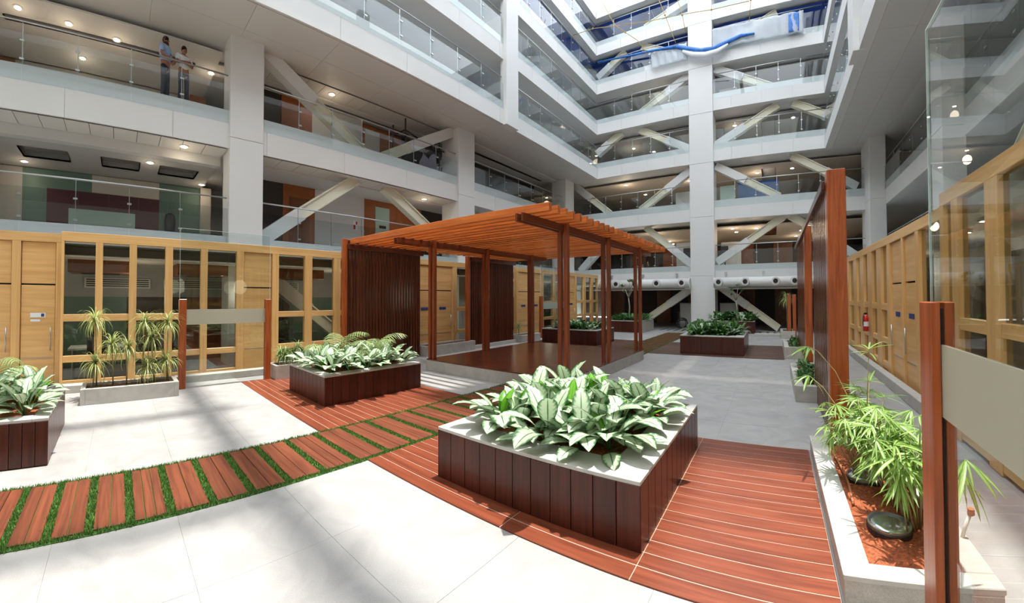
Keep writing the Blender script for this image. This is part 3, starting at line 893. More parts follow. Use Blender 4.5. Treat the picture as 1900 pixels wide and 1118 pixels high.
for yy in (24.35, 24.75):
    MB().tube([(-5.45 + .3 * math.cos(a), yy, .32 + .3 * math.sin(a)) for a in np.linspace(0, 2 * math.pi, 21)], .03, 6, False).build('wheel', 'rubber', w, smooth=True)
    sp = MB()
    for a in np.linspace(0, math.pi, 5)[:-1]:
        sp.bar((-5.45 + .29 * math.cos(a), yy, .32 + .29 * math.sin(a)), (-5.45 - .29 * math.cos(a), yy, .32 - .29 * math.sin(a)), .01, .01)
    sp.build('spokes', 'steel', w)
bx(-5.6, -5.15, 24.38, 24.72, .46, .54, b=.02).build('seat', 'black', w)
bx(-5.66, -5.58, 24.38, 24.72, .5, .98, b=.02).build('backrest', 'black', w)
MB().tube([(-5.6, 24.37, .95), (-5.76, 24.37, .97)], .02, 6).build('handle', 'black', w)
MB().tube([(-5.6, 24.73, .95), (-5.76, 24.73, .97)], .02, 6).build('handle', 'black', w)
MB().tube([(-5.15, 24.55, .5), (-5.0, 24.55, .15)], .018, 6).build('footrest', 'black', w)
# furniture and boards glimpsed on the far floors
for (x0, x1, y, z0, z1, mat, lab) in ((-3.1, -2.2, 25.2, 7.4, 8.6, 'pale_board', 'pale screen board on the second far floor right of the great column'),
                                     (-2.1, .4, 26.0, 7.4, 8.9, 'tarp_roll', 'blue display board on the second far floor'),
                                     (-5.9, -4.75, 25.2, 7.4, 8.5, 'office_wall', 'white screen on the second far floor left of the great column'),
                                     (-5.9, -4.75, 25.2, 3.72, 5.3, 'office_wall', 'white screen on the first far floor left of the great column'),
                                     (-3.1, -1.9, 25.4, 3.72, 5.2, 'office_wall', 'white screen on the first far floor right of the great column'),
                                     (-3.1, -2.0, 25.2, 13.56, 14.5, 'office_wall', 'white screen on the fourth far gallery')):
    t = thing('screen_board', lab, 'screen', ((x0 + x1) / 2, y, z0))
    bx(x0, x1, y, y + .05, z0 + .08, z1, b=.006).build('board', mat, t)
    for q in (x0 + .1, x1 - .1): bx(q - .03, q + .03, y - .15, y + .2, z0, z0 + .08).build('foot', 'steel', t)
for (x, z, lab) in ((-2.8, 3.72, 'black swivel chair right of the great column'), (-5.05, 3.72, 'black swivel chair left of the great column'), (-2.95, 10.68, 'black swivel chair on the third far gallery')):
    t = thing('office_chair', lab, 'chair', (x, 24.7, z))
    MB().lathe([(.26, .0), (.24, .05), (.04, .08), (.03, .42)], 10, (x, 24.7, z)).build('base', 'black', t)
    bx(x - .24, x + .24, 24.46, 24.94, z + .42, z + .52, b=.03).build('seat', 'black', t)
    bx(x - .23, x + .23, 24.40, 24.47, z + .55, z + 1.15, b=.03).build('backrest', 'black', t)

# ---- ventilation ducts under the far slab
def duct(x0, x1, xs, label):
    t = thing('air_duct', label, 'duct', ((x0 + x1) / 2, 23.05, 2.7))
    MB().tube([(x0, 23.05, 2.7), (x1, 23.05, 2.7)], .27, 24).build('pipe', 'white_paint', t, smooth=True)
    for q in (x0, x1):
        MB().tube([(q - .03, 23.05, 2.7), (q + .03, 23.05, 2.7)], .285, 24).build('collar', 'white_paint', t)
    for x in xs:
        nz = MB().lathe([(.25, 0), (.25, -.05), (.20, -.09), (.13, -.06)], 22, (x, 22.80, 2.72), 'Y').build('nozzle', 'white_paint', t, smooth=True)
        MB().lathe([(.125, -.10), (.125, -.04)], 16, (x, 22.80, 2.72), 'Y').build('opening', 'black', nz)
    for q in np.arange(x0 + .6, x1, 2.1):
        MB().tube([(q, 23.05, 2.9), (q, 23.4, 3.2)], .012, 6).build('hanger', 'steel', t)
        bx(q - .07, q + .07, 23.5, 23.56, 3.12, 3.3).build('bracket', 'steel', t)
duct(-10.3, -4.63, (-9.1, -7.9, -6.54, -5.05), 'white round air duct left of the great column')
duct(-3.23, 3.0, (-2.96, -1.51, .1, 1.09), 'white round air duct right of the great column')
bx(-12.4, -4.66, 23.2, 24.2, 2.32, 2.40).build('trim_2', 'soffit_paint', label='pale ledge under the left air duct', cat='trim', kind='structure')
bx(-3.25, 4.9, 23.2, 24.2, 2.32, 2.40).build('trim_3', 'soffit_paint', label='pale ledge under the right air duct', cat='trim', kind='structure')
ceiling('dark lobby ceiling on the far ground floor', -12.3, 6, 24.2, 29, 2.45, 'grey_ceiling')
# dark office glazing, added to darken the interiors of the upper floors
def glazing(label, axis, fixed, a0, a1, lv):
    z0, z1 = LV[lv][2], LV[lv + 1][0]
    root = thing('added_dark_glazing', label, 'glazing', (fixed, (a0 + a1) / 2, z0) if axis == 'Y' else ((a0 + a1) / 2, fixed, z0), kind='structure')
    n = round((a1 - a0) / 2.0); d = (a1 - a0) / n
    if axis == 'Y': me = bx(-.03, .03, -d / 2 + .03, d / 2 - .03, z0 + .05, z1 - .35).mesh('pane', 'added_dark_glazing')
    else: me = bx(-d / 2 + .03, d / 2 - .03, -.03, .03, z0 + .05, z1 - .35).mesh('pane', 'added_dark_glazing')
    for i in range(n):
        a = a0 + (i + .5) * d
        put('pane', me, root, (fixed, a, 0) if axis == 'Y' else (a, fixed, 0))
    if axis == 'Y': bx(fixed - .05, fixed + .05, a0, a1, z1 - .35, z1).build('head', 'soffit_paint', root)
    else: bx(a0, a1, fixed - .05, fixed + .05, z1 - .35, z1).build('head', 'soffit_paint', root)
for lv in (3, 4, 5, 6):
    glazing(f'dark office glazing added to dim the {ORD[lv]} left gallery', 'Y', -14.6, -6.9, 23.5, lv)
    glazing(f'dark office glazing added to dim the {ORD[lv]} far gallery', 'X', 28.6, -13.0, 5.0, lv)
    glazing(f'dark office glazing added to dim the {ORD[lv]} right gallery', 'Y', 6.6, -6.9, 23.5, lv)
glazing('dark office glazing added to dim the second right balcony', 'Y', 8.2, -6.9, 23.5, 2)
glazing('dark office glazing added to dim the first right balcony', 'Y', 8.2, -6.9, 23.5, 1)

# ================================================================ TIMBER AND GLASS WALLS
def text_plate(parent, X, sgn, y, z, w, h, mat, lines):
    """little sign plate with bars of lettering in relief"""
    f0, f1 = sorted((X, X + sgn * .012))
    p = bx(f0, f1, y - w / 2, y + w / 2, z - h / 2, z + h / 2, b=.003).build('name_plate', mat, parent)
    return p

def timber_wall(name, label, X, sgn, segs, zt, rails, sill=.18, zb=0.0, pad=(0, 0)):
    """segs: (kind, y0, y1); the gaps between them become mullions.  SGN: the way it faces"""
    y0 = segs[0][1] - pad[0]; y1 = segs[-1][2] + pad[1]
    root = thing(name, label, 'wall', (X, (y0 + y1) / 2, zb), kind='structure')
    back = X - sgn * .16
    fx = lambda a, b: tuple(sorted((X + sgn * a, X + sgn * b)))
    (r1a, r1b), (r2a, r2b) = rails
    bx(*fx(-.16, 0), y0, y1, zt - .20, zt, b=.006).build('top_rail', 'maple_h', root)
    edges = [y0] + [v for s in segs for v in (s[1], s[2])] + [y1]
    for i in range(0, len(edges), 2):
        a, b = edges[i], edges[i + 1]
        if b - a > .015:
            bx(*fx(-.16, .0), a, b, zb, zt - .20, b=.005).build('mullion', 'maple_v', root)
    for kind, a, b in segs:
        if kind == 'win':
            for (ra, rb) in ((sill - .16, sill), (r1a, r1b), (r2a, r2b)):
                bx(*fx(-.14, -.012), a, b, ra, rb, b=.004).build('rail', 'maple_h', root)
            for (pa, pb) in ((sill, r1a), (r1b, r2a), (r2b, zt - .20)):
                bx(*fx(-.085, -.077), a, b, pa, pb).build('pane', 'window_glass', root)
        elif kind == 'door':
            bx(*fx(-.12, -.05), a + .012, b - .012, 2.235, zt - .205, b=.005).build('panel', 'maple_h', root)
            dr = bx(*fx(-.12, -.05), a + .012, b - .012, zb + .03, 2.20, b=.005).build('door', 'maple_h', root)
            bx(*fx(-.13, -.11), a, b, zb, zt - .2).build('backing', 'dark_gap', root)
            hy = b - .10
            hd = MB().tube([(X + sgn * .01, hy, .78), (X + sgn * .01, hy, 1.30)], .014, 8).build('handle', 'steel', dr, smooth=True)
            bx(*fx(-.05, -.038), (a + b) / 2 - .17, (a + b) / 2 + .17, 1.50, 1.60, b=.003).build('name_plate', 'sign_blue' if sgn < 0 or a > 8 else 'sign_white', dr)
            if not (sgn < 0 or a > 8):
                bx(*fx(-.05, -.036), (a + b) / 2 + .07, (a + b) / 2 + .14, 1.515, 1.585).build('name_plate', 'sign_blue', dr)
                bx(*fx(-.05, -.038), (a + b) / 2 - .16, (a + b) / 2 + .05, 1.41, 1.46).build('name_plate', 'sign_white', dr)
            bx(*fx(-.05, -.04), a + .05, b - .05, .62, .635).build('kick_line', 'steel', dr)
        elif kind == 'panel':
            bx(*fx(-.12, -.05), a + .01, b - .01, 2.235, zt - .205, b=.005).build('panel', 'maple_h', root)
            bx(*fx(-.12, -.05), a + .01, b - .01, zb + .03, 2.20, b=.005).build('panel', 'maple_h', root)
            bx(*fx(-.13, -.11), a, b, zb, zt - .2).build('backing', 'dark_gap', root)
    return root
RL = ((.56, .70), (1.43, 1.58))
RR = ((.80, .94), (1.60, 1.76))
timber_wall('wall_left_timber_near', 'maple door bay at the left edge with a stepped frame', -11.42, 1,
            [('panel', -4.4, -3.6), ('door', -3.45, -2.42), ('door', -2.22, -1.45)], 3.34, RL, pad=(.1, .14))
timber_wall('wall_left_timber', 'maple framed window wall along the left side', -10.94, 1,
            [('win', -1.22, -.54), ('win', -.38, .21), ('win', .38, 1.04), ('win', 1.22, 1.90), ('win', 2.07, 2.82), ('door', 3.01, 3.80), ('win', 3.99, 4.78),
             ('win', 5.0, 5.72), ('win', 5.94, 6.7), ('win', 6.9, 7.7), ('panel', 7.9, 8.9), ('door', 9.05, 9.65), ('door', 9.75, 10.74), ('win', 10.98, 11.75),
             ('win', 11.95, 12.75), ('win', 12.95, 13.75), ('win', 13.9, 14.4)], 3.34, RL, pad=(.06, .1))
timber_wall('wall_left_timber_far', 'maple framed doors and windows beyond the pergola', -10.66, 1,
            [('door', 14.7, 15.6), ('door', 15.72, 16.71), ('win', 16.9, 17.9), ('win', 18.1, 19.2), ('door', 19.5, 20.32), ('win', 20.55, 21.44), ('win', 21.73, 22.5), ('win', 22.8, 23.45)],
            3.34, RR, pad=(.15, .1))
bx(-12.5, -11.6, -6.9, 23.4, 3.16, 3.30).build('ceiling', 'soffit_paint', label='flat top over the left timber rooms', cat='ceiling', kind='structure')
wr = thing('wall_left_rooms', 'rear wall inside the left timber rooms', 'wall', (-14.25, 8, 0), kind='structure')
bx(-14.3, -14.2, -6.9, 23.4, 1.95, 2.9).build('panel', 'room_grey', wr)
for i in range(17):
    ya = -6.9 + i * 1.78
    bx(-14.3, -14.18, ya + .01, ya + 1.77, 0, 1.95).build('panel', ('dark_interior', 'brown_panel', 'dark_interior', 'dark_green_wall')[i % 4], wr)
bx(-14.2, -11.65, -6.9, 23.4, 2.86, 2.90).build('ceiling', 'warm_ceiling', label='ceiling inside the left timber rooms', cat='ceiling', kind='structure')
# dark band of louvres and pelmet boxes glimpsed inside
for i, yy in enumerate((-1.3, 1.5, 4.4)):
    t = thing('ceiling_cassette', ('dark ceiling unit inside the leftmost windows', 'dark ceiling unit inside the windows behind the left gate', 'dark ceiling unit inside the windows right of the left gate')[i], 'air unit', (-13.0, yy + .8, 2.7))
    bx(-13.6, -12.4, yy, yy + 1.7, 2.55, 2.88, b=.02).build('casing', 'brown_panel', t)
    bx(-13.3, -12.7, yy + .3, yy + 1.3, 2.53, 2.55).build('grille', 'black', t)
for i, (yy, lab) in enumerate(((-1.0, 'dark louvred duct grille seen through the leftmost windows'), (1.3, 'dark louvred duct grille behind the left gate'), (4.0, 'dark louvred duct grille right of the left gate'))):
    t = thing('duct_grille', lab, 'grille', (-14.1, yy + .8, 2.3))
    bx(-14.2, -14.12, yy, yy + 1.9, 2.2, 2.48).build('frame', 'office_wall', t)
    for k in range(4): bx(-14.12, -14.10, yy + .05, yy + 1.85, 2.24 + k * .06, 2.27 + k * .06).build('slat', 'black', t)
timber_wall('wall_right_timber', 'maple framed windows and doors along the right side', 2.775, -1,
            [('win', 7.22, 8.60), ('door', 8.80, 9.62), ('door', 9.75, 10.69), ('win', 10.99, 11.59), ('win', 12.07, 12.66), ('win', 13.23, 13.78), ('win', 14.37, 14.93),
             ('win', 15.5, 16.4), ('win', 16.9, 17.8), ('door', 18.2, 19.4), ('win', 19.8, 21.2), ('win', 21.6, 23.2)], 3.34, RR, sill=.36, pad=(.02, .1))
timber_wall('wall_right_timber_near', 'near maple window frame behind the right glass gate', 2.66, -1,
            [('win', .6, 2.0), ('win', 2.2, 3.5), ('win', 3.72, 5.28), ('win', 5.62, 6.46), ('win', 6.70, 7.0)], 3.48, ((.55, .70), (1.50, 1.66)), sill=.2, pad=(.3, .16))
bx(2.5, 2.7, 7.2, 23.4, 0, .22, b=.01).build('baseboard_right', 'grey_stone', label='grey stone kerb under the right timber wall', cat='baseboard', kind='structure')
bx(2.9, 5.8, -3, 23.4, 3.16, 3.30).build('ceiling', 'soffit_paint', label='flat top over the right timber rooms', cat='ceiling', kind='structure')
bx(6.4, 6.5, -3, 23.4, 0, 3.1).build('wall_right_rooms', 'beige_wall', label='rear wall inside the right timber rooms', cat='wall', kind='structure')
bx(-10.7, -10.45, -1.3, 13.8, 0, .16, b=.01).build('baseboard_left', 'grey_stone', label='grey stone kerb under the left timber wall', cat='baseboard', kind='structure')
t = thing('whiteboard', 'pale green glass board in the room behind the right gate', 'board', (3.6, 4.2, 1.2))
bx(3.55, 3.6, 3.2, 5.0, 1.0, 2.9, b=.01).build('sheet', 'pale_board', t)
bx(3.54, 3.61, 3.15, 5.05, .95, 1.0).build('tray', 'steel', t)
G3 = 'downlights in the right timber rooms'
for x, y, lab in ((3.6, 7.6, 'second from the far end'), (4.2, 6.4, 'third from the far end'), (4.4, 5.4, 'nearest one'), (3.9, 9.0, 'farthest one')):
    t = downlight(x, y, 3.12, 'small downlight inside the room behind the right timber windows, ' + lab, group=G3)
for yy in (3.0, 6.4, 10.0, 14.0): lamp(4.4, yy, 2.5, 26, (1, .86, .68), .4)  # fill lamps added to brighten the right rooms, no fittings here
for yy in (-2.5, .4, 3.2, 6.5, 10.5, 16.5, 20.5): lamp(-12.4, yy, 2.0, 26, (1, .90, .76), .4)  # added fills that lift the left rooms behind the window panes
# desk stuff glimpsed at the left windows
t = thing('desk', 'white desk inside the leftmost window', 'desk', (-12.2, -.6, 0))
bx(-12.6, -11.8, -1.2, .3, .72, .76).build('top', 'office_wall', t)
for yy in (-1.1, .2): bx(-12.5, -11.9, yy - .02, yy + .02, 0, .72).build('leg', 'steel', t)
t = thing('office_chair', 'dark chair inside the leftmost window', 'chair', (-11.6, -.5, 0))
MB().lathe([(.26, 0), (.24, .05), (.04, .08), (.03, .42)], 10, (-11.6, -.5, 0)).build('base', 'black', t)
bx(-11.84, -11.36, -.74, -.26, .42, .52, b=.03).build('seat', 'black', t)
bx(-11.42, -11.36, -.73, -.27, .55, 1.2, b=.03).build('backrest', 'black', t)

# ================================================================ GLASS GATES
def gate(label, X, posts, y0, y1, zt, zp, band, frost, pw=.14):
    t = thing('glass_gate', label, 'gate', (X, (y0 + y1) / 2, 0))
    n = 1 if y1 - y0 < 2.2 else 2
    d = (y1 - y0) / n
    for i in range(n):
        g = bx(X - .006, X + .006, y0 + i * d + .004, y0 + (i + 1) * d - .004, .04, zt).build('glass_sheet', 'clear_glass', t)
        bx(X - .0085, X + .0085, y0 + i * d + .004, y0 + (i + 1) * d - .004, band[0], band[1]).build('frosted_band', frost, g)
        e0, e1 = y0 + i * d + .004, y0 + (i + 1) * d - .004
        bx(X - .0065, X + .0065, e0, e1, zt, zt + .006).build('polished_edge', 'glass_edge', g)
        bx(X - .0065, X + .0065, e1, e1 + .005, zp, zt + .006).build('polished_edge', 'glass_edge', g)
        bx(X - .0065, X + .0065, e0 - .005, e0, zp, zt + .006).build('polished_edge', 'glass_edge', g)
    for (pa, pb) in posts:
        for sx in (-1, 1):
            a, b = sorted((X + sx * .012, X + sx * .062))
            bx(a, b, pa, pb, 0, zp, b=.004).build('post', 'post_wood', t)
        bx(X - .012, X + .012, pa + .02, pb - .02, 0, zp - .03).build('packing', 'dark_gap', t)
    return t
gate('glass gate with frosted band beside the left stone planter', -9.86, [(1.24, 1.40), (3.24, 3.38)], 1.25, 3.36, 3.45, 1.92, (1.37, 1.70), 'frosted')
gate('big glass gate with frosted band at the right edge', .86, [(2.29, 2.47)], .15, 2.45, 3.36, 1.955, (1.405, 1.75), 'frosted')
gate('far glass gate beyond the pergola', -10.25, [(15.9, 16.1), (18.3, 18.5)], 15.95, 18.45, 3.5, 2.0, (1.37, 1.70), 'frosted_far')

# ================================================================ PERGOLA
perg = thing('pergola', 'red timber pergola with slatted roof on a raised deck', 'pergola', (-6.1, 9.6, 0))
QX0, QX1, QY0, QY1, QZ = -8.22, -3.92, 7.06, 12.12, .31
bx(QX0, QX1, QY0, QY1, 0, QZ - .03).build('plinth', 'grey_stone', perg)
n = 36; d = (QY1 - QY0) / n
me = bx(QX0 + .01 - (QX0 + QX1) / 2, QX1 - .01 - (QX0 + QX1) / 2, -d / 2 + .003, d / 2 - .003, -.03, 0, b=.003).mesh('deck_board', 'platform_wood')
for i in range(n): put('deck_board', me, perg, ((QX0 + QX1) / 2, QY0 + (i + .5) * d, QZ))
for X in (-8.10, -4.04):
    for Y in (7.18, 9.42, 11.95):
        for s in (0, 1):
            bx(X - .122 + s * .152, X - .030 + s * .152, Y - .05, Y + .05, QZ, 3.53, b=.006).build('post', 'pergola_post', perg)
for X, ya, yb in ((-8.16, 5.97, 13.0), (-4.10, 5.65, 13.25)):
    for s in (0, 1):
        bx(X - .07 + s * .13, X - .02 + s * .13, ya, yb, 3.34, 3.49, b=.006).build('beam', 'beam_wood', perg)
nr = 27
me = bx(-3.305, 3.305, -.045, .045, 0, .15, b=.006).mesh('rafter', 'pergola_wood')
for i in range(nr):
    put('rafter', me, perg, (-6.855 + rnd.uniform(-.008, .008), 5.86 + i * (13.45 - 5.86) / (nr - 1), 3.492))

def screen(label, X, y0, y1, z0, z1, n, railz, post_at, base=None):
    t = thing('slatted_screen', label, 'screen', (X, (y0 + y1) / 2, 0))
    d = (y1 - y0) / n
    me = bx(-.045, .045, -d * .29, d * .29, z0, z1, b=.006).mesh('slat', 'shaded_slat_wood')
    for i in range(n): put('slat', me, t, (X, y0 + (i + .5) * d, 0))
    for (ra, rb) in railz:
        bx(X + .046, X + .17, y0 - .02, y1 + .02, ra, rb, b=.005).build('rail', 'rail_wood', t)
    for pa, pb in post_at:
        bx(X - .08, X + .08, pa, pb, z0, z1 + .02, b=.008).build('post', 'post_wood', t)
    if base:
        bx(X - .12, X + .12, y0 - .1, y1 + .1, 0, base, b=.008).build('kerb', 'cap_stone', t)
    return t
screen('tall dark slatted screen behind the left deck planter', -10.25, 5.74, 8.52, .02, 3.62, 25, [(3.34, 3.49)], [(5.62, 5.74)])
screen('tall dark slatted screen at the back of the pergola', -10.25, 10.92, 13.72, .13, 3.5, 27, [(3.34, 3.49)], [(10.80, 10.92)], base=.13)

# free-standing screens at the right
t = thing('slatted_screen', 'tall glossy red slatted screen beside the bamboo', 'screen', (.78, 8, 0))
y0, y1, n = 6.44, 8.66, 12
d = (y1 - y0) / n
me = bx(-.028, .028, -d * .27, d * .27, .01, 3.66, b=.008).mesh('slat', 'gloss_slat')
for i in range(n): put('slat', me, t, (.80, y0 + (i + .5) * d, 0))
bx(.76, 1.02, 6.14, 6.40, .01, 3.70, b=.012).build('post', 'post_wood', t)
bx(.70, .75, 6.3, 14.4, 3.46, 3.58, b=.006).build('rail', 'rail_wood', t)
me2 = bx(-.028, .028, -.06, .06, .37, 3.62, b=.008).mesh('slat', 'gloss_slat')
for i in range(13): put('slat', me2, t, (.80, 11.2 + i * .26, 0))
bx(.76, .94, 10.75, 11.0, .37, 3.66, b=.01).build('post', 'post_wood', t)
t = thing('timber_post', 'short red timber posts beyond the slatted screen', 'post', (.5, 20.4, 0))
for k, xx in enumerate((.62, .86)):
    bx(xx, xx + .16, 20.3, 20.5, 0, 2.0, b=.008).build('post', 'post_wood', t)

# ================================================================ PLANTERS
def planter(label, x0, x1, y0, y1, h, faces, bw=.205, cap=.30, soil='dark_soil'):
    t = thing('timber_planter', label, 'planter', ((x0 + x1) / 2, (y0 + y1) / 2, 0))
    z0 = .012
    bx(x0 + .03, x1 - .03, y0 + .03, y1 - .03, z0, h - .06).build('core', 'dark_gap', t)
    for f in faces:
        L = (y1 - y0) if f in '+x-x' and f[1] == 'x' else (x1 - x0)
        n = max(2, round(L / bw)); d = L / n
        if f[1] == 'x':
            me = bx(-.014, .014, -d / 2 + .003, d / 2 - .003, z0, h - .035, b=.004).mesh('cladding_board', 'clad_wood')
            X = x1 - .014 if f[0] == '+' else x0 + .014
            for i in range(n): put('cladding_board', me, t, (X, y0 + (i + .5) * d, 0))
        else:
            me = bx(-d / 2 + .003, d / 2 - .003, -.014, .014, z0, h - .035, b=.004).mesh('cladding_board', 'clad_wood')
            Y = y1 - .014 if f[0] == '+' else y0 + .014
            for i in range(n): put('cladding_board', me, t, (x0 + (i + .5) * d, Y, 0))
    a = cap
    for q in ((x0, x1, y0, y0 + a), (x0, x1, y1 - a, y1), (x0, x0 + a, y0 + a, y1 - a), (x1 - a, x1, y0 + a, y1 - a)):
        bx(q[0] + .002, q[1] - .002, q[2] + .002, q[3] - .002, h - .035, h, b=.004).build('stone_cap', 'cap_stone', t)
    bx(x0 + a, x1 - a, y0 + a, y1 - a, h - .12, h - .045).build('soil', soil, t)
    return t
PL = {}
def mkp(key, label, *a, **k):
    PL[key] = a[:5]
    return planter(label, *a, **k)
mkp('front', 'large square timber planter in the foreground', -3.27, -1.0, 2.98, 5.40, .56, ('-y', '+x', '-x', '+y'), cap=.34, soil='soil')
mkp('left', 'timber planter on the deck in front of the slatted screen', -8.42, -6.72, 3.33, 5.62, .56, ('-y', '+x', '-x', '+y'), bw=.17, cap=.22, soil='soil')
mkp('edge', 'timber planter cut by the left edge of the picture', -8.02, -6.16, -3.0, -.84, .56, ('+x', '+y', '-x', '-y'), bw=.15, cap=.20, soil='soil')
mkp('behind', 'timber planter behind the pergola', -9.2, -6.62, 14.42, 16.3, .62, ('-y', '+x'), cap=.22)
mkp('right', 'wide timber planter on the far right deck', -3.15, -.98, 13.86, 16.4, .64, ('-y', '+x'), bw=.72, cap=.30)
mkp('rear', 'timber planter at the foot of the great column on its right', -3.45, -1.0, 22.2, 23.2, .64, ('-y', '+x'), bw=.8, cap=.2)
mkp('tree', 'timber planter holding the small flowering tree', -8.8, -6.73, 20.6, 22.7, .64, ('-y',), bw=.4, cap=.22)
bx(-6.73, -6.71, 20.6, 22.7, .01, .6).build('stone_panel', 'grey_stone', bpy.data.objects['timber_planter.006'])

def stone_box(label, x0, x1, y0, y1, h, wall=.1, soil='dark_soil', z0=0.0):
    t = thing('stone_planter', label, 'planter', ((x0 + x1) / 2, (y0 + y1) / 2, z0))
    for q in ((x0, x1, y0, y0 + wall), (x0, x1, y1 - wall, y1), (x0, x0 + wall, y0 + wall, y1 - wall), (x1 - wall, x1, y0 + wall, y1 - wall)):
        bx(*q, z0, h, b=.006).build('stone_side', 'grey_stone', t)
    bx(x0 + wall, x1 - wall, y0 + wall, y1 - wall, z0, h - .05).build('soil', soil, t)
    return t
stone_box('low stone planter with spiky plants left of the left gate', -9.95, -9.2, -.70, 1.18, .29, .09)
stone_box('small stone planter against the left gate post', -10.2, -9.62, 3.45, 5.1, .34, .08)
stone_box('nearly empty stone trough between the slatted screens', -10.7, -9.98, 8.58, 11.0, .34, .09)
stone_box('low stone trough at the far end of the pergola', -10.6, -9.9, 13.85, 15.4, .30, .09)
stone_box('stone planter in front of the red slatted screen', .38, 1.15, 8.3, 11.0, .30, .16, 'soil')
stone_box('stone planter beside the far right deck', .30, 1.1, 13.8, 16.2, .36, .16)
stone_box('farthest stone planter on the right', .28, .95, 20.0, 21.6, .34, .12)
# foreground stone planter with a broad rim
t = thing('stone_planter', 'foreground stone planter with bamboo and red soil', 'planter', (.95, 4.3, 0))
x0, x1, y0, y1, h = .43, 1.50, 2.95, 5.72, .21
for q in ((x0, x1, y0, y0 + .16), (x0, x1, y1 - .16, y1), (x0, x0 + .20, y0 + .16, y1 - .16), (x1 - .20, x1, y0 + .16, y1 - .16)):
    bx(*q, h - .04, h, b=.006).build('stone_cap', 'cap_stone', t)
for q in ((x0 + .01, x1 - .01, y0 + .01, y0 + .06), (x0 + .01, x1 - .01, y1 - .06, y1 - .01), (x0 + .01, x0 + .06, y0 + .06, y1 - .06), (x1 - .06, x1 - .01, y0 + .06, y1 - .06)):
    bx(*q, 0, h - .04).build('stone_side', 'grey_stone', t)
s = MB()
nx, ny = 14, 36
gx = np.linspace(x0 + .18, x1 - .18, nx); gy = np.linspace(y0 + .14, y1 - .14, ny)
vs = [(a, b, h - .05 + .018 * math.sin(a * 23 + b * 7) + rnd.uniform(-.014, .014)) for b in gy for a in gx]
s.add(vs, [(j * nx + i, j * nx + i + 1, (j + 1) * nx + i + 1, (j + 1) * nx + i) for j in range(ny - 1) for i in range(nx - 1)])
s.build('soil', 'soil', t, smooth=True)
for (cx, cy, lab) in ((.92, 3.70, 'nearest round in-ground lamp in the bamboo planter'), (.90, 4.62, 'farther round in-ground lamp in the bamboo planter')):
    u = thing('ground_lamp', lab, 'lamp', (cx, cy, .15))
    MB().lathe([(.185, -.03), (.185, .035), (.175, .045)], 28, (cx, cy, .15)).build('drum', 'drum_black', u)
    MB().lathe([(.178, .044), (.178, .056), (.165, .058), (.165, .050)], 28, (cx, cy, .15)).build('rim', 'steel', u)
    MB().lathe([(.163, .046), (.163, .052), (.10, .056)], 28, (cx, cy, .15)).build('lens', 'mirror_lens', u, smooth=True)
u = thing('sprinkler', 'bent sprinkler pipe with clay coloured head at the planter rim', 'sprinkler', (1.48, 3.55, .18))
MB().tube([(1.44, 3.55, .15), (1.47, 3.55, .27), (1.52, 3.56, .37)], .016, 8).build('pipe', 'pvc', u, smooth=True)
MB().lathe([(.016, 0), (.03, .01), (.028, .05), (.012, .06)], 10, (1.53, 3.56, .365)).build('head', 'clay', u)
u = thing('irrigation_hose', 'clay coloured hose lying on the red soil', 'hose', (.7, 4.6, .18))
MB().tube([(.68 + .03 * math.sin(q * 3), 4.0 + q, .185) for q in np.linspace(0, 1.3, 12)], .013, 7).build('hose', 'clay', u, smooth=True)

# ---- small fittings
e = thing('fire_extinguisher', 'red fire extinguisher hanging on the right timber wall', 'extinguisher', (2.66, 13.0, .9))
MB().lathe([(.075, 0), (.085, .02), (.085, .38), (.06, .44), (.025, .47)], 16, (2.66, 13.0, .95)).build('cylinder', 'red_paint', e, smooth=True)
MB().lathe([(.0865, .14), (.0865, .27)], 16, (2.66, 13.0, .95)).build('paper_label', 'sign_white', e)
bx(2.61, 2.71, 12.985, 13.015, 1.42, 1.47).build('valve', 'black', e)
MB().tube([(2.60, 12.98, 1.44), (2.57, 12.94, 1.3), (2.57, 12.93, 1.1)], .012, 6).build('hose', 'rubber', e, smooth=True)
for i, (gx_, gy_) in enumerate(((-.75, 23.1), (-.35, 23.1), (.02, 23.1))):
    t = thing('floor_grille', f'small black floor slot at the foot of the right brace, {("left", "middle", "right")[i]} of three', 'grille', (gx_, gy_, 0), 'floor slots by the right brace')
    bx(gx_ - .07, gx_ + .07, gy_ - .45, gy_ + .3, 0, .006).build('slot', 'black', t)
for i in range(5):
    t = thing('floor_grille', f'dark floor strip left of the great column, {("first", "second", "third", "fourth", "fifth")[i]} from the left', 'grille', (-6.3 + i * .42, 23.3, 0), 'floor strips left of the great column')
    bx(-6.35 + i * .42, -6.25 + i * .42, 22.6, 24.4, 0, .006).build('slot', 'black', t)
bx(-.98, .28, 21.0, 21.25, 0, .12, b=.01).build('trim_4', 'cap_stone', label='low white step beyond the far right deck', cat='trim', kind='structure')

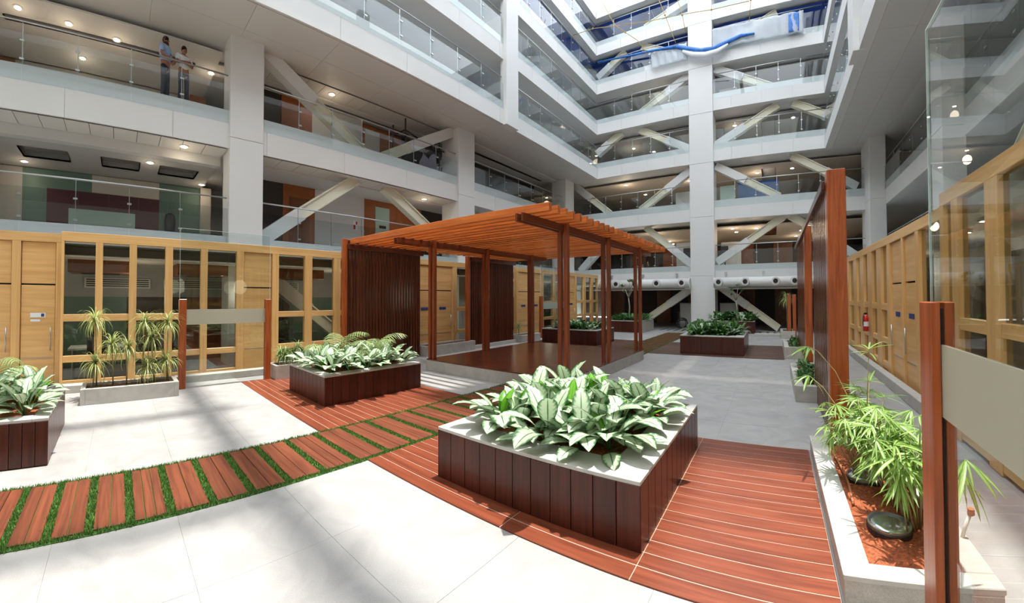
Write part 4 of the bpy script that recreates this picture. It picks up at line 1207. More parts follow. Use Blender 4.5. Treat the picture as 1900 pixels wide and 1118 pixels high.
# ================================================================ PLANTS
def leaf_mesh(L, W, stalk, rise, droop, fold=.25, n=6, mat='leaf_silver', pw=.006, wave=0.0):
    """one blade on its stalk: leaves the root going out along +X, RISE = start slope, DROOP = how far it bends over"""
    m = MB()
    # centre line: integrate a direction that turns downwards
    pts = [(0.0, 0.0)]; ang = []
    tot = stalk + L; steps = 4 + n
    a0 = rise
    for i in range(steps):
        ds = stalk / 4 if i < 4 else L / n
        s = (stalk * (i + .5) / 4) if i < 4 else stalk + L * (i - 4 + .5) / n
        a = a0 - droop * (s / tot) ** 1.6
        ang.append(a)
        pts.append((pts[-1][0] + ds * math.cos(a), pts[-1][1] + ds * math.sin(a)))
    vs = []; fs = []; at = []
    for i in range(5):                         # stalk as a thin ridge
        x, z = pts[i]
        vs += [(x, -pw, z), (x, 0, z + pw), (x, pw, z)]; at += [(.0, 0, 0)] * 3
    for i in range(4):
        a = i * 3
        fs += [(a, a + 3, a + 4, a + 1), (a + 1, a + 4, a + 5, a + 2)]
    base = len(vs)
    cols = (-1, -.5, 0, .5, 1)
    for j in range(n + 1):
        t = j / n
        x, z = pts[4 + j]
        a = ang[min(4 + j, len(ang) - 1)]
        w = W / 2 * (math.sin(math.pi * min(1, t ** .95 * .95 + .04)) ** .78) * (1.02 - .06 * t)
        if j == n: w = .001
        for c in cols:
            up = abs(c) * fold * w + wave * math.sin(t * 9 + c * 2) * abs(c) * w
            vs.append((x - math.sin(a) * up, c * w, z + math.cos(a) * up)); at.append((c, t, 1))
    nc = len(cols)
    for j in range(n):
        for c in range(nc - 1):
            q = base + j * nc + c
            fs.append((q, q + nc, q + nc + 1, q + 1))
    m.add(vs, fs, at)
    return m.mesh('leaf', mat, True, True)
SIL = [leaf_mesh(.36, .170, .18, 1.25, .80, .26), leaf_mesh(.37, .185, .20, 1.05, 1.20, .18), leaf_mesh(.39, .195, .20, .88, 1.40, .14, wave=.08),
       leaf_mesh(.38, .190, .19, .68, 1.15, .12), leaf_mesh(.35, .180, .18, .48, .85, .10, wave=.06)]
LIM = [leaf_mesh(.34, .120, .12, 1.35, .5, mat='leaf_lime'), leaf_mesh(.30, .115, .10, 1.1, .9, mat='leaf_lime')]
def leafy_plant(x, y, z, label, group, s=1.0, n=10, name='variegated_plant'):
    t = thing(name, label, 'plant', (x, y, z), group)
    a0 = rnd.uniform(0, 6.28)
    for i in range(n):
        f = i / (n - 1)
        a = a0 + i * 2.399 + rnd.uniform(-.25, .25)
        if rnd.random() < .07: me = rnd.choice(LIM)
        else: me = SIL[min(4, int(f * 4.99))] if rnd.random() < .75 else rnd.choice(SIL[1:4])
        sc_ = s * rnd.uniform(.82, 1.16)
        put('leaf', me, t, (x, y, z + rnd.uniform(0, .03)), (rnd.uniform(-.18, .18), rnd.uniform(-.12, .12), a), sc_)
    return t
def row_name(j, n):
    return {3: ('front', 'middle', 'back'), 4: ('front', 'second', 'third', 'back'), 5: ('front', 'second', 'middle', 'fourth', 'back'), 2: ('front', 'back')}[n][j]
def col_name(i, n):
    return {3: ('leftmost', 'middle', 'rightmost'), 4: ('leftmost', 'second from left', 'second from right', 'rightmost'), 5: ('leftmost', 'second from left', 'middle', 'second from right', 'rightmost'),
            6: ('leftmost', 'second from left', 'third from left', 'third from right', 'second from right', 'rightmost')}[n][i]
def fill(key, nx, ny, label, group, inset, s=1.0, n=10, skip=None):
    x0, x1, y0, y1, h = PL[key]
    for i in range(nx):
        for j in range(ny):
            if skip and skip(i, j): continue
            x = x0 + inset + (x1 - x0 - 2 * inset) * (i + .5 + rnd.uniform(-.22, .22)) / nx
            y = y0 + inset + (y1 - y0 - 2 * inset) * (j + .5 + rnd.uniform(-.22, .22)) / ny
            lab = f'{label}, {row_name(j, ny)} row, {col_name(i, nx)}'
            leafy_plant(x, y, h - .05, lab, group, s * rnd.uniform(.9, 1.12), n)
fill('front', 5, 5, 'silver-green plant in the large foreground planter', 'plants of the foreground planter', .27, 1.06, 13)
fill('left', 4, 5, 'silver-green plant in the planter before the slatted screen', 'plants of the left deck planter', .14, 1.0, 11)
fill('edge', 4, 3, 'silver-green plant in the planter at the left edge', 'plants of the left edge planter', .12, 1.08, 12)

# palm fronds standing in the left deck planter
def frond_mesh(L, nl, mat='palm_leaf', rise=1.25, droop=1.9, ll=.26):
    m = MB()
    pts = [Vector((0, 0, 0))]; a = rise
    for i in range(12):
        a = rise - droop * ((i + .5) / 12) ** 1.3
        pts.append(pts[-1] + Vector((math.cos(a), 0, math.sin(a))) * L / 12)
    m.tube(pts, [.008 * (1 - i / 14) for i in range(13)], 5)
    m.a = [(0, 0, 0)] * len(m.v)
    for k in range(nl):
        u = .22 + .78 * k / (nl - 1); q = u * 12; i = min(11, int(q)); p = pts[i].lerp(pts[i + 1], q - i)
        d = (pts[i + 1] - pts[i]).normalized()
        l = ll * math.sin(math.pi * (.12 + .8 * u)) + .05
        for s in (-1, 1):
            out = (d * .55 + Vector((0, s, 0)) * .8 + Vector((0, 0, -.28))).normalized()
            tip = p + out * l + Vector((0, 0, -l * .25)); mid = p + out * l * .5 + Vector((0, 0, .01))
            wv = d * .013
            m.add([p - wv, p + wv, mid + wv, mid - wv, tip], [(0, 1, 2, 3), (3, 2, 4)], [(-.5, 0, 1), (.5, 0, 1), (.5, .5, 1), (-.5, .5, 1), (0, 1, 1)])
    return m.mesh('frond', mat, True, True)
FR = [frond_mesh(1.25, 17, rise=1.45, droop=1.75, ll=.34), frond_mesh(1.05, 15, rise=1.25, droop=1.6, ll=.32), frond_mesh(.85, 13, rise=1.0, droop=1.4, ll=.28)]
def palm(x, y, z, label, fr, group=None):
    t = thing('palm', label, 'plant', (x, y, z), group)
    for a, k, s in fr:
        put('frond', FR[k], t, (x, y, z), (0, rnd.uniform(-.1, .1), a), s)
palm(-8.05, 4.3, .5, 'arching palm at the back of the left deck planter', [(.3, 0, 1.0), (1.6, 1, 1), (-1.2, 1, 1.05), (2.8, 0, .9), (.9, 2, 1), (-2.4, 1, .9)])
palm(-7.75, 4.95, .5, 'lime arching palm near the slatted screen', [(1.2, 0, .95), (.1, 1, 1), (-.9, 2, 1), (2.4, 1, 1), (1.9, 2, .9)])
palm(-2.15, 4.75, .5, 'feathery palm among the foreground planter leaves', [(.5, 1, .6), (2.0, 1, .65), (3.6, 2, .6), (5.2, 1, .6)])
palm(-7.75, -1.9, .5, 'palm frond rising at the left edge planter', [(.6, 0, .95), (2.4, 1, .9), (4.2, 1, .9)])

# spiky plants: a thin stem and a mop of narrow blades
def mop_mesh(n, L, w, up, mat, seed):
    r = random.Random(seed); m = MB()
    for i in range(n):
        a = i * 2.399 + r.uniform(-.3, .3); el = up - (up + .5) * (i / n) + r.uniform(-.15, .15)
        l = L * r.uniform(.75, 1.15); p = Vector((0, 0, r.uniform(-.05, .06))); e = el
        side = Vector((-math.sin(a), math.cos(a), 0))
        pts = [p]
        for k in range(5):
            e -= .38 * (.5 + k * .2)
            p = p + Vector((math.cos(a) * math.cos(e), math.sin(a) * math.cos(e), math.sin(e))) * l / 5
            pts.append(p)
        vs = []; at = []
        for k, q in enumerate(pts):
            ww = w * (1 - (k / 5) ** 1.5) + .0008
            vs += [q - side * ww, q + side * ww]; at += [(-1, k / 5, 1), (1, k / 5, 1)]
        m.add(vs, [(2 * k, 2 * k + 1, 2 * k + 3, 2 * k + 2) for k in range(5)], at)
    return m.mesh('leaf_crown', mat, True, True)
MOP = [mop_mesh(78, .50, .014, 1.45, 'yucca_leaf', s) for s in (1, 2, 3)]
MOPG = [mop_mesh(60, .36, .012, 1.4, 'palm_leaf', s) for s in (4, 5)]
def spiky(x, y, z, hgt, label, group, k=0, s=1.0, mops=None):
    t = thing('spiky_plant', label, 'plant', (x, y, z), group)
    dx, dy = rnd.uniform(-.06, .06), rnd.uniform(-.08, .08)
    MB().tube([(x, y, z), (x + dx * .4, y + dy * .4, z + hgt * .5), (x + dx, y + dy, z + hgt)], [.016, .013, .011], 7).build('stem', 'stalk', t, smooth=True)
    put('leaf_crown', (mops or MOP)[k % len(mops or MOP)], t, (x + dx, y + dy, z + hgt), (0, 0, rnd.uniform(0, 6)), s)
GS = 'spiky plants in the stone planter left of the gate'
for i, (yy, zz, lab) in enumerate(((-.42, 1.28, 'tallest spiky plant in the low stone planter by the left gate'), (-.48, .48, 'short spiky plant at the left end of the low stone planter'),
                  (-.10, .80, 'second spiky plant from the left in the low stone planter'), (.16, .74, 'spiky plant with drooping crown in the middle of the low stone planter'),
                  (.46, 1.22, 'tall spiky plant in the middle of the low stone planter'), (.50, .36, 'low spiky plant in the middle of the low stone planter'),
                  (.72, .92, 'bright spiky plant right of the middle in the low stone planter'), (.98, 1.2, 'tall spiky plant at the gate end of the low stone planter'),
                  (1.02, .45, 'low spiky plant at the gate end of the low stone planter'))):
    spiky(-9.58 + rnd.uniform(-.1, .1), yy, .22, zz, lab, GS, i, .95)
for i in range(7):
    spiky(-9.9 + rnd.uniform(-.12, .12), 3.62 + i * .19, .28, rnd.uniform(.18, .55), f'feathery green plant in the small stone planter by the gate post, {NTH[i]} from the gate', 'feathery plants by the left gate post', i, 1.0, MOPG)
spiky(.6, 20.8, .3, 1.5, 'lone spiky plant in the farthest stone planter', None, 1, 1.2)
for i, (xx, yy) in enumerate(((-10.2, 14.1), (-10.2, 15.0))):
    spiky(xx, yy, .25, .45, ('sparse spiky plant behind the left pergola post', 'sparse spiky plant at the far end of the pergola')[i], None, i, .9, MOPG)
t = thing('bare_twig', 'bare twig standing in the stone trough', 'plant', (-10.3, 10.2, .28))
MB().tube([(-10.3, 10.2, .28), (-10.28, 10.21, .6), (-10.3, 10.19, .95)], .012, 6).build('stem', 'stalk', t)
MB().tube([(-10.28, 10.21, .6), (-10.2, 10.28, .78)], .008, 5).build('twig', 'stalk', t)

# small leafy shrubs of the far planters
def shrub_mesh(n, L, W, spread, mat, seed):
    r = random.Random(seed); m = MB()
    for i in range(n):
        a = r.uniform(0, 6.28); el = r.uniform(.3, 1.3); l = L * r.uniform(.7, 1.2)
        o = Vector((r.uniform(-spread, spread), r.uniform(-spread, spread), r.uniform(0, .06)))
        d = Vector((math.cos(a) * math.cos(el), math.sin(a) * math.cos(el), math.sin(el)))
        side = Vector((-math.sin(a), math.cos(a), 0)) * W
        p1 = o + d * l * .3; p2 = o + d * l * .72 - Vector((0, 0, l * .06)); p3 = o + d * l * .95 - Vector((0, 0, l * .25))
        m.add([o, p1 - side * .7, p1 + side * .7, p2 - side, p2 + side, p3], [(0, 2, 1), (1, 2, 4, 3), (3, 4, 5)],
              [(0, 0, 1), (-1, .3, 1), (1, .3, 1), (-1, .7, 1), (1, .7, 1), (0, 1, 1)])
    return m.mesh('foliage', mat, True, True)
SH = [shrub_mesh(34, .36, .045, .14, 'leaf_green', s) for s in (1, 2, 3)] + [shrub_mesh(30, .36, .045, .14, 'leaf_silver', 4)]
def shrubs(key, nx, ny, inset, label, group, s=1.0):
    x0, x1, y0, y1, h = PL[key]
    for i in range(nx):
        for j in range(ny):
            x = x0 + inset + (x1 - x0 - 2 * inset) * (i + .5 + rnd.uniform(-.2, .2)) / nx
            y = y0 + inset + (y1 - y0 - 2 * inset) * (j + .5 + rnd.uniform(-.2, .2)) / ny
            t = thing('leafy_shrub', f'{label}, {row_name(j, ny)} row, {col_name(i, nx)}', 'plant', (x, y, h - .05), group)
            put('foliage', SH[rnd.choice((0, 1, 2, 3))], t, (x, y, h - .05), (0, 0, rnd.uniform(0, 6)), s * rnd.uniform(.85, 1.15))
            MB().tube([(x, y, h - .08), (x, y, h + .04)], .012, 5).build('stem', 'stalk', t)
shrubs('behind', 6, 3, .22, 'low green shrub in the planter behind the pergola', 'shrubs behind the pergola', 1.3)
shrubs('right', 5, 4, .32, 'green shrub in the wide far right planter', 'shrubs of the far right planter', 1.6)
shrubs('rear', 6, 2, .20, 'green shrub in the planter right of the great column', 'shrubs right of the great column', 1.9)
shrubs('tree', 5, 4, .22, 'low shrub around the small flowering tree', 'shrubs under the flowering tree', 1.35)
def small_tree(x, y, z, hgt, label, crown, flower, s):
    t = thing('small_tree', label, 'tree', (x, y, z))
    tips = []
    MB().tube([(x, y, z), (x + .05, y, z + hgt * .35), (x - .02, y, z + hgt * .6)], [.05, .04, .03], 8).build('trunk', 'trunk', t, smooth=True)
    for k in range(5):
        a = k * 1.3; tip = (x + .42 * s * math.cos(a), y + .42 * s * math.sin(a), z + hgt * (.85 + .15 * math.sin(k * 2.1)))
        tips.append(tip)
        MB().tube([(x - .02, y, z + hgt * .58), ((x + tip[0]) / 2, (y + tip[1]) / 2, z + hgt * .76), tip], [.025, .018, .012], 6).build('branch', 'trunk', t, smooth=True)
    for k, p in enumerate(tips):
        put('foliage', shrub_like[crown], t, p, (0, 0, k), s)
        if flower and k % 2 == 0: put('blossom', shrub_like['flower'], t, (p[0], p[1], p[2] + .06), (0, 0, k), s * .7)
    return t
shrub_like = {'leaf': shrub_mesh(20, .26, .035, .1, 'leaf_green', 9), 'flower': shrub_mesh(26, .2, .03, .1, 'flower_pale', 10)}
small_tree(-7.85, 21.6, .6, 2.2, 'small pale-flowering tree in the far left planter', 'leaf', True, 1.0)
small_tree(-2.0, 22.7, .6, 1.9, 'small leafy tree right of the great column', 'leaf', False, .75)
t = thing('leafy_shrub', 'reddish trailing plant in the stone planter before the slatted screen', 'plant', (.75, 9.2, .26))
for k in range(6):
    put('foliage', SH[k % 3], t, (.72 + rnd.uniform(-.1, .1), 8.75 + k * .36, .25), (0, 0, k), .8)
t = thing('leafy_shrub', 'trailing plant in the stone planter beside the far right deck', 'plant', (.7, 15, .32))
for k in range(5):
    put('foliage', SH[k % 3], t, (.7, 14.1 + k * .42, .31), (0, 0, k), .8)

# bamboo in the foreground stone planter
def bleaf(L, W, droop, seed):
    m = MB(); n = 6; p = Vector((0, 0, 0)); a = .15; vs = []; at = []
    for j in range(n + 1):
        t = j / n
        w = W / 2 * (math.sin(math.pi * min(1, .10 + .9 * t)) ** .7) if j < n else .0006
        vs += [(p.x, -w, p.z + w * .35), (p.x, 0, p.z), (p.x, w, p.z + w * .35)]; at += [(-1, t, 1), (0, t, 1), (1, t, 1)]
        a -= droop / n
        p = p + Vector((math.cos(a), 0, math.sin(a))) * L / n
    m.add(vs, [q for j in range(n) for q in ((3 * j, 3 * j + 3, 3 * j + 4, 3 * j + 1), (3 * j + 1, 3 * j + 4, 3 * j + 5, 3 * j + 2))], at)
    return m.mesh('leaf', 'bamboo_leaf', True, True)
BL = [bleaf(.26, .026, .45, 1), bleaf(.22, .023, .7, 2), bleaf(.30, .029, .3, 3), bleaf(.19, .021, .5, 4)]
def spray(t, p, heading, tilt, n, s):
    for k in range(n):
        f = (k - (n - 1) / 2) / max(1, (n - 1) / 2)
        put('leaf', rnd.choice(BL), t, p, (rnd.uniform(-.4, .4), tilt + .25 * abs(f) + rnd.uniform(-.15, .15), heading + f * 1.5 + rnd.uniform(-.12, .12)), s * rnd.uniform(.75, 1.1))
def bamboo(label, root, stems):
    t = thing('bamboo', label, 'plant', root)
    for path_, sprays in stems:
        pp = [Vector(q) for q in path_]
        MB().tube(pp, [.009 - .005 * i / (len(pp) - 1) for i in range(len(pp))], 6).build('stem', 'stalk', t, smooth=True)
        for u, heading, tilt, n, s in sprays:
            q = u * (len(pp) - 1); i = min(len(pp) - 2, int(q)); p = pp[i].lerp(pp[i + 1], q - i)
            spray(t, p, heading, tilt, n, s)
def rs(us, n=8, s=1.0): return [(u, rnd.uniform(0, 6.28), rnd.uniform(-.1, .75), n, s) for u in us]
def thicket(cx, cy, n, zlo, zhi, spread, nl=9):
    st = []
    for k in range(n):
        a = rnd.uniform(0, 6.28); q = spread * math.sqrt(rnd.random())
        tx, ty, tz = cx + q * math.cos(a), cy + q * 1.5 * math.sin(a), rnd.uniform(zlo, zhi)
        bx_, by_ = cx + (tx - cx) * .25 + .08, cy + (ty - cy) * .25
        st.append(([(bx_, by_, .16), (bx_ * .5 + tx * .5, by_ * .5 + ty * .5, tz * .62), (tx, ty, tz)], [(u, rnd.uniform(0, 6.28), rnd.uniform(-.25, .6), nl, rnd.uniform(.85, 1.1)) for u in (1.0, .86, .72)]))
    return st
bamboo('tall bamboo arching left over the foot of the red screen', (.95, 4.9, .16), [
    ([(.95, 4.9, .16), (.88, 5.1, .75), (.72, 5.3, 1.10), (.52, 5.45, 1.32), (.42, 5.5, 1.36)], [(1, 2.9, .25, 7, 1.15), (.92, 3.6, .35, 4, 1.0), (.88, 1.8, .1, 3, 1)]),
    ([(.93, 4.85, .16), (.80, 4.95, .62), (.55, 5.1, .95), (.40, 5.2, 1.06)], [(1, 3.0, .2, 5, 1.1), (.9, 4.2, .5, 3, .9)]),
    ([(.98, 4.9, .16), (1.0, 4.9, .8), (1.02, 4.85, 1.42)], [(1, 1.2, -.5, 5, 1.1), (.97, 3.4, -.2, 3, 1.1)])]
    + thicket(.84, 4.78, 10, .58, 1.02, .42))
bamboo('dense bamboo clump beside the right gate post', (1.1, 3.6, .16), [
    ([(1.14, 3.5, .16), (1.2, 3.2, .6), (1.24, 2.95, .98)], [(1, 5.2, .5, 7, 1.2), (.9, 4.4, .7, 5, 1.1), (.8, .3, .4, 5, 1)]),
    ([(1.04, 3.6, .16), (.98, 3.5, .45), (.93, 3.42, .66)], [(1, 4.0, .75, 9, 1.0), (.85, 3.0, .5, 7, .9)])]
    + thicket(1.08, 3.75, 9, .62, 1.08, .32))
bamboo('middle bamboo clump over the in-ground lamps', (1.15, 4.3, .16), thicket(1.02, 4.35, 11, .58, 1.10, .38))
bamboo('low bamboo clump between the in-ground lamps', (1.12, 4.1, .16), thicket(1.0, 4.1, 11, .45, .98, .40))
bamboo('far bamboo clump at the foot of the screen post', (.98, 5.1, .16), thicket(.92, 5.0, 11, .55, 1.0, .38))

# ================================================================ PEOPLE ON THE SECOND LEFT BALCONY
def skin_obj(name, verts, edges, radii, mat, parent, loc, root=0, sub=2):
    me = bpy.data.meshes.new(name)
    me.from_pydata(verts, edges, [])
    me.materials.append(M[mat])
    o = put(name, me, parent, loc)
    o.modifiers.new('Skin', 'SKIN')
    for i, r in enumerate(radii):
        me.skin_vertices[0].data[i].radius = r if isinstance(r, tuple) else (r, r)
        me.skin_vertices[0].data[i].use_root = (i == root)
    s = o.modifiers.new('Subdivision', 'SUBSURF'); s.levels = sub; s.render_levels = sub
    o.modifiers['Skin'].use_smooth_shade = True
    return o
def person(label, x, y, z, face, shirt, arms, hgt=1.72):
    """FACE: heading of the gaze; local frame: +x forward, +y left"""
    t = thing('person', label, 'person', (x, y, z))
    ca, sa = math.cos(face), math.sin(face); k = hgt / 1.72
    W = lambda p: (k * (p[0] * ca - p[1] * sa), k * (p[0] * sa + p[1] * ca), k * p[2])
    V = [(0, 0, .95), (0, 0, 1.12), (0, 0, 1.30), (-.01, 0, 1.43), (0, 0, 1.50), (.015, 0, 1.575), (.02, 0, 1.65),
         (0, .10, .90), (.01, .10, .50), (-.01, .11, .10), (.10, .12, .045), (0, -.10, .90), (.01, -.10, .50), (-.01, -.11, .10), (.10, -.12, .045)]
    E = [(0, 1), (1, 2), (2, 3), (3, 4), (4, 5), (5, 6), (0, 7), (7, 8), (8, 9), (9, 10), (0, 11), (11, 12), (12, 13), (13, 14)]
    Rr = [(.125, .15), (.12, .14), (.125, .165), (.09, .11), .05, .078, .082, .085, .06, .045, .035, .085, .06, .045, .035]
    for s in (1, -1):
        sh, el, wr, hd = arms[0 if s > 0 else 1]
        b = len(V)
        V += [sh, el, wr, hd]; E += [(3, b), (b, b + 1), (b + 1, b + 2), (b + 2, b + 3)]; Rr += [.062, .045, .033, .035]
        fwd = Vector(hd) - Vector(wr); fwd.normalize(); sd = fwd.cross(Vector((0, 0, 1)))
        if sd.length < .1: sd = Vector((0, 1, 0))
        sd.normalize()
        for q in range(4):                       # fingers
            f0 = Vector(hd) + sd * (q - 1.5) * .019 + fwd * .02
            c = len(V)
            V += [tuple(f0), tuple(f0 + fwd * (.045 + .008 * (q in (1, 2))) + Vector((0, 0, -.012)))]; E += [(b + 3, c), (c, c + 1)]; Rr += [.010, .008]
        c = len(V)
        th = Vector(wr).lerp(Vector(hd), .5) + sd * .03 * s
        V += [tuple(th), tuple(th + fwd * .04 + sd * .015 * s)]; E += [(b + 2, c), (c, c + 1)]; Rr += [.011, .009]
    Rr = [tuple(v * k for v in r) if isinstance(r, tuple) else r * k for r in Rr]
    skin_obj('body', [W(p) for p in V], E, Rr, 'skin', t, (x, y, z))
    TV = [(0, 0, .97), (0, 0, 1.12), (0, 0, 1.30), (-.01, 0, 1.42)]
    TE = [(0, 1), (1, 2), (2, 3)]; TR = [(.14, .16), (.14, .165), (.145, .19), (.10, .135)]
    for s in (0, 1):
        sh, el, wr, hd = arms[s]; b = len(TV)
        TV += [sh, tuple(Vector(sh).lerp(Vector(el), .75))]; TE += [(3, b), (b, b + 1)]; TR += [.078, .066]
    skin_obj('shirt', [W(p) for p in TV], TE, [tuple(v * k for v in r) if isinstance(r, tuple) else r * k for r in TR], shirt, t, (x, y, z))
    LVt = [(0, 0, .96), (0, .10, .88), (.01, .10, .50), (-.01, .11, .09), (0, -.10, .88), (.01, -.10, .50), (-.01, -.11, .09)]
    skin_obj('trousers', [W(p) for p in LVt], [(0, 1), (1, 2), (2, 3), (0, 4), (4, 5), (5, 6)], [(.11 * k, .125 * k), .085 * k, .075 * k, .07 * k, .085 * k, .075 * k, .07 * k], 'navy_cloth', t, (x, y, z))
    for s in (1, -1):
        a = W((-.05, .115 * s, .04)); b = W((.15, .125 * s, .03))
        MB().tube([(a[0] + x, a[1] + y, a[2] + z), ((a[0] + b[0]) / 2 + x, (a[1] + b[1]) / 2 + y, z + .055 * k), (b[0] + x, b[1] + y, b[2] + z)], [.045 * k, .05 * k, .035 * k], 10).build('shoe', 'black', t, smooth=True)
    # hair, ears, nose, eyes, mouth
    h = Vector(W((.005, 0, 1.655))); m = MB(); ns, nr_ = 14, 8
    for i in range(nr_ + 1):
        ph = math.pi * .60 * i / nr_
        for j in range(ns):
            th = 2 * math.pi * j / ns
            cut = 1.0 if math.cos(th) < .35 else .62
            p = ph * cut
            v = (math.sin(p) * math.cos(th) * .098, math.sin(p) * math.sin(th) * .088, math.cos(p) * .112)
            q = W(v); m.v.append((q[0] + h.x, q[1] + h.y, q[2] + h.z)); m.a.append((0, 0, 0))
    for i in range(nr_):
        for j in range(ns):
            m.f.append((i * ns + j, (i + 1) * ns + j, (i + 1) * ns + (j + 1) % ns, i * ns + (j + 1) % ns))
    m.build('hair', 'hair', t, smooth=True, loc=(x, y, z))
    for yy in (-.034, .034):
        q = W((.092, yy, 1.645)); MB().lathe([(.002, -.009 * k), (.011 * k, 0), (.002, .009 * k)], 8, q).build('eye', 'black', t, loc=(x, y, z))
    q0, q1 = W((.088, 0, 1.645)), W((.118, 0, 1.602)); MB().tube([q0, q1], [.008 * k, .015 * k], 8).build('nose', 'skin', t, smooth=True, loc=(x, y, z))
    q0, q1 = W((.092, -.025, 1.568)), W((.092, .025, 1.568)); MB().tube([q0, q1], .006 * k, 6).build('mouth', 'maroon', t, loc=(x, y, z))
    for s in (1, -1):
        q = W((.005, .088 * s, 1.625)); MB().lathe([(.004, -.03 * k), (.018 * k, 0), (.004, .032 * k)], 8, q).build('ear', 'skin', t, smooth=True, loc=(x, y, z))
    return t
zfl = LV[2][2]
person('man in a light blue shirt and dark trousers leaning at the glass balustrade', -12.88, 1.14, zfl, .95, 'shirt_blue',
       [((0, .20, 1.41), (.05, .27, 1.14), (.22, .12, 1.06), (.28, .04, 1.06)), ((0, -.20, 1.41), (.05, -.27, 1.14), (.22, -.12, 1.08), (.28, -.03, 1.09))], 1.76)
person('man in a white shirt with folded arms beside the man in blue', -12.88, 1.66, zfl, .35, 'shirt_white',
       [((0, .19, 1.41), (.07, .26, 1.17), (.20, .02, 1.17), (.21, -.06, 1.18)), ((0, -.19, 1.41), (.07, -.26, 1.17), (.19, .0, 1.22), (.19, .08, 1.24))], 1.64)
t = thing('lanyard_badge', 'badge on a dark lanyard worn by the man in blue', 'badge', (-12.76, 1.28, zfl + 1.2))
q = Vector((-12.88, 1.14, zfl)); f = Vector((math.cos(.95), math.sin(.95), 0)); s_ = Vector((-f.y, f.x, 0))
MB().tube([q + f * .08 + s_ * .06 + Vector((0, 0, 1.50)), q + f * .185 + Vector((0, 0, 1.22)), q + f * .08 - s_ * .06 + Vector((0, 0, 1.50))], .006, 5).build('strap', 'sign_blue', t)
MB().bar(q + f * .19 + Vector((0, 0, 1.22)), q + f * .19 + Vector((0, 0, 1.12)), .06, .008, tuple(f)).build('card', 'sign_white', t)

# ================================================================ BUILDERS' THINGS: scaffold, tarpaulins, ropes
t = thing('scaffold', 'dark steel scaffold on the second left balcony', 'scaffold', (-13.2, 11, LV[2][2]))
for (px_, py_, zt) in ((-13.1, 9.45, 8.95), (-13.1, 10.08, 9.42), (-13.1, 12.0, 9.45), (-14.0, 10.08, 9.4), (-14.0, 12.0, 9.4)):
    bx(px_ - .022, px_ + .022, py_ - .022, py_ + .022, LV[2][2], zt).build('pole', 'dark_steel', t)
for a, b in (((-13.1, 9.45, 8.6), (-13.1, 12.3, 8.6)), ((-13.1, 10.08, 8.95), (-14.0, 10.08, 8.95)), ((-13.1, 12.0, 8.95), (-14.0, 12.0, 8.95)), ((-13.1, 10.08, 8.95), (-13.1, 12.0, 8.45)), ((-14.0, 10.08, 9.0), (-14.0, 12.0, 9.0))):
    MB().bar(a, b, .04, .04).build('ledger', 'dark_steel', t)
t = thing('plastic_sheet', 'crumpled violet plastic sheet behind the scaffold', 'sheet', (-13.6, 12, LV[2][2]))
m = MB(); nx, ny = 16, 8
vs = [(-13.5 + .12 * math.sin(i * 1.3 + j) + .1 * j / ny, 11.2 + 1.25 * i / nx, LV[2][2] + .02 + (.85 + .2 * math.sin(i * .9)) * j / ny) for j in range(ny + 1) for i in range(nx + 1)]
m.add(vs, [(j * (nx + 1) + i, j * (nx + 1) + i + 1, (j + 1) * (nx + 1) + i + 1, (j + 1) * (nx + 1) + i) for j in range(ny) for i in range(nx)])
m.build('sheet', 'sheet_violet', t, smooth=True)
def cloth(name, label, P, nu, nv, amp, mat, cat, seed):
    """P(u,v) -> point; rippled by AMP along the cloth's thickness direction Y or X"""
    r = random.Random(seed); m = MB(); vs = []
    for j in range(nv + 1):
        for i in range(nu + 1):
            u, v = i / nu, j / nv
            p = P(u, v); w = amp * (math.sin(u * 31 + v * 3 + seed) + .6 * math.sin(u * 67 + 2 * v) + r.uniform(-.5, .5))
            vs.append((p[0] + (w if abs(P(0, 0)[1] - P(1, 0)[1]) > 2 else 0), p[1] + (w if abs(P(0, 0)[0] - P(1, 0)[0]) > 2 else 0), p[2]))
    m.add(vs, [(j * (nu + 1) + i, j * (nu + 1) + i + 1, (j + 1) * (nu + 1) + i + 1, (j + 1) * (nu + 1) + i) for j in range(nv) for i in range(nu)])
    o = m.build(name, mat, None, True, label=label, cat=cat)
    md = o.modifiers.new('Solidify', 'SOLIDIFY'); md.thickness = .006
    return o
for lab, x0, x1, y0, y1, zz, sd in (('under the sixth far slab left of the great column', -11.4, -4.7, 24.05, 29, 17.80, 1), ('under the sixth far slab right of the great column', -3.2, 5, 24.05, 29, 17.80, 2),
                                    ('under the seventh far slab left of the great column', -11.4, -4.7, 24.05, 29, 20.25, 3), ('under the seventh far slab right of the great column', -3.2, 5, 24.05, 29, 20.25, 4),
                                    ('under the sixth left slab beyond the hanging pier', -16.5, -11.15, 14.6, 24.0, 17.80, 5), ('under the seventh left slab beyond the hanging pier', -16.5, -11.15, 14.6, 24.0, 20.25, 6)):
    m = MB(); nu, nv = 30, 18; r = random.Random(sd)
    vs = [(x0 + (x1 - x0) * i / nu, y0 + (y1 - y0) * j / nv, zz - .03 - .05 * abs(math.sin(i * .8 + sd) * math.sin(j * .7)) - r.uniform(0, .03)) for j in range(nv + 1) for i in range(nu + 1)]
    m.add(vs, [(j * (nu + 1) + i, j * (nu + 1) + i + 1, (j + 1) * (nu + 1) + i + 1, (j + 1) * (nu + 1) + i) for j in range(nv) for i in range(nu)])
    o = m.build('tarpaulin', 'tarp_blue', None, True, label='blue tarpaulin hung ' + lab, cat='tarpaulin')
cloth('plastic_sheet', 'white plastic sheeting over the fifth far balustrade right of the great column', lambda u, v: (-3.2 + 5.0 * u, 23.30, 15.95 + 1.15 * v - .1 * u), 44, 8, .035, 'plastic_film', 'sheet', 7)
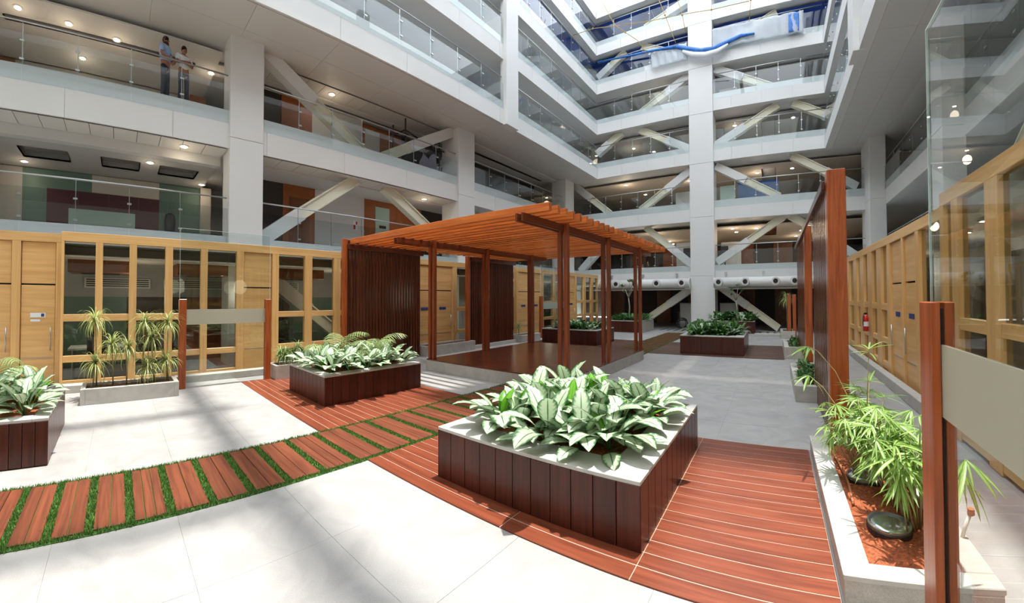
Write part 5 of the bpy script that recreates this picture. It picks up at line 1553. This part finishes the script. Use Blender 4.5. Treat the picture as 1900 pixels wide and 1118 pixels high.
cloth('plastic_sheet', 'white plastic sheeting over the fifth far balustrade left of the great column', lambda u, v: (-6.9 + 2.2 * u, 23.30, 15.75 + 1.0 * v), 26, 8, .04, 'plastic_film', 'sheet', 8)
cloth('plastic_sheet', 'blue and white plastic strip on the fifth far balustrade at the right', lambda u, v: (1.0 + .55 * u, 23.27, 15.95 + 1.0 * v), 14, 8, .04, 'tarp_roll', 'sheet', 9)
t = thing('rolled_tarpaulin', 'sagging rolled blue tarpaulin across the great column', 'tarpaulin', (-5, 23.2, 16.2))
MB().tube([(-10.46, 23.3, 17.19), (-8.35, 23.25, 16.93), (-6.62, 23.2, 16.76), (-5.29, 23.2, 16.59)], [.05, .06, .07, .11], 10).build('roll', 'tarp_roll', t, smooth=True)
MB().tube([(-5.29, 23.2, 16.59), (-4.49, 23.1, 16.18), (-3.87, 23.1, 15.93), (-3.09, 23.1, 15.86), (-2.48, 23.2, 16.08), (-1.57, 23.2, 16.29), (-.83, 23.2, 16.24)], [.11, .13, .13, .13, .12, .10, .05], 10).build('roll', 'tarp_roll', t, smooth=True)
MB().tube([(-4.9, 23.15, 16.2), (-4.3, 23.1, 15.8), (-3.6, 23.1, 15.6), (-2.9, 23.1, 15.65), (-2.3, 23.15, 15.95)], [.08, .16, .18, .15, .06], 10).build('white_lining', 'tarp_white', t, smooth=True)
for lab, P in (('ochre safety rope strung across the top of the atrium', [(-10.58, 17.12), (-9.27, 17.05), (-7.87, 16.71), (-6.13, 16.36), (-4.27, 16.15), (-2.77, 15.95), (-.95, 15.88)]),
               ('ochre rope hanging in front of the left blue tarpaulin', [(-8.9, 18.8), (-8.06, 17.02), (-7.87, 16.71), (-7.34, 16.18), (-6.64, 15.52), (-6.15, 14.65)]),
               ('thin rope left of the great column', [(-5.7, 18.0), (-5.14, 16.39), (-4.7, 15.08), (-4.59, 14.78)]),
               ('knotted rope in front of the great column', [(-4.7, 17.8), (-4.24, 16.11), (-4.08, 15.18)]),
               ('rope dropping right of the great column', [(-.8, 16.6), (-.87, 15.91), (-.96, 14.9)])):
    t = thing('rope', lab, 'rope', (P[0][0], 20, P[0][1]))
    MB().tube([(a, 20, b) for a, b in P], .016, 6).build('line', 'rope', t, smooth=True)
    for a, b in P[1:-1:2]:
        MB().lathe([(.01, -.06), (.055, 0), (.01, .06)], 8, (a, 20, b)).build('knot', 'rope', t)
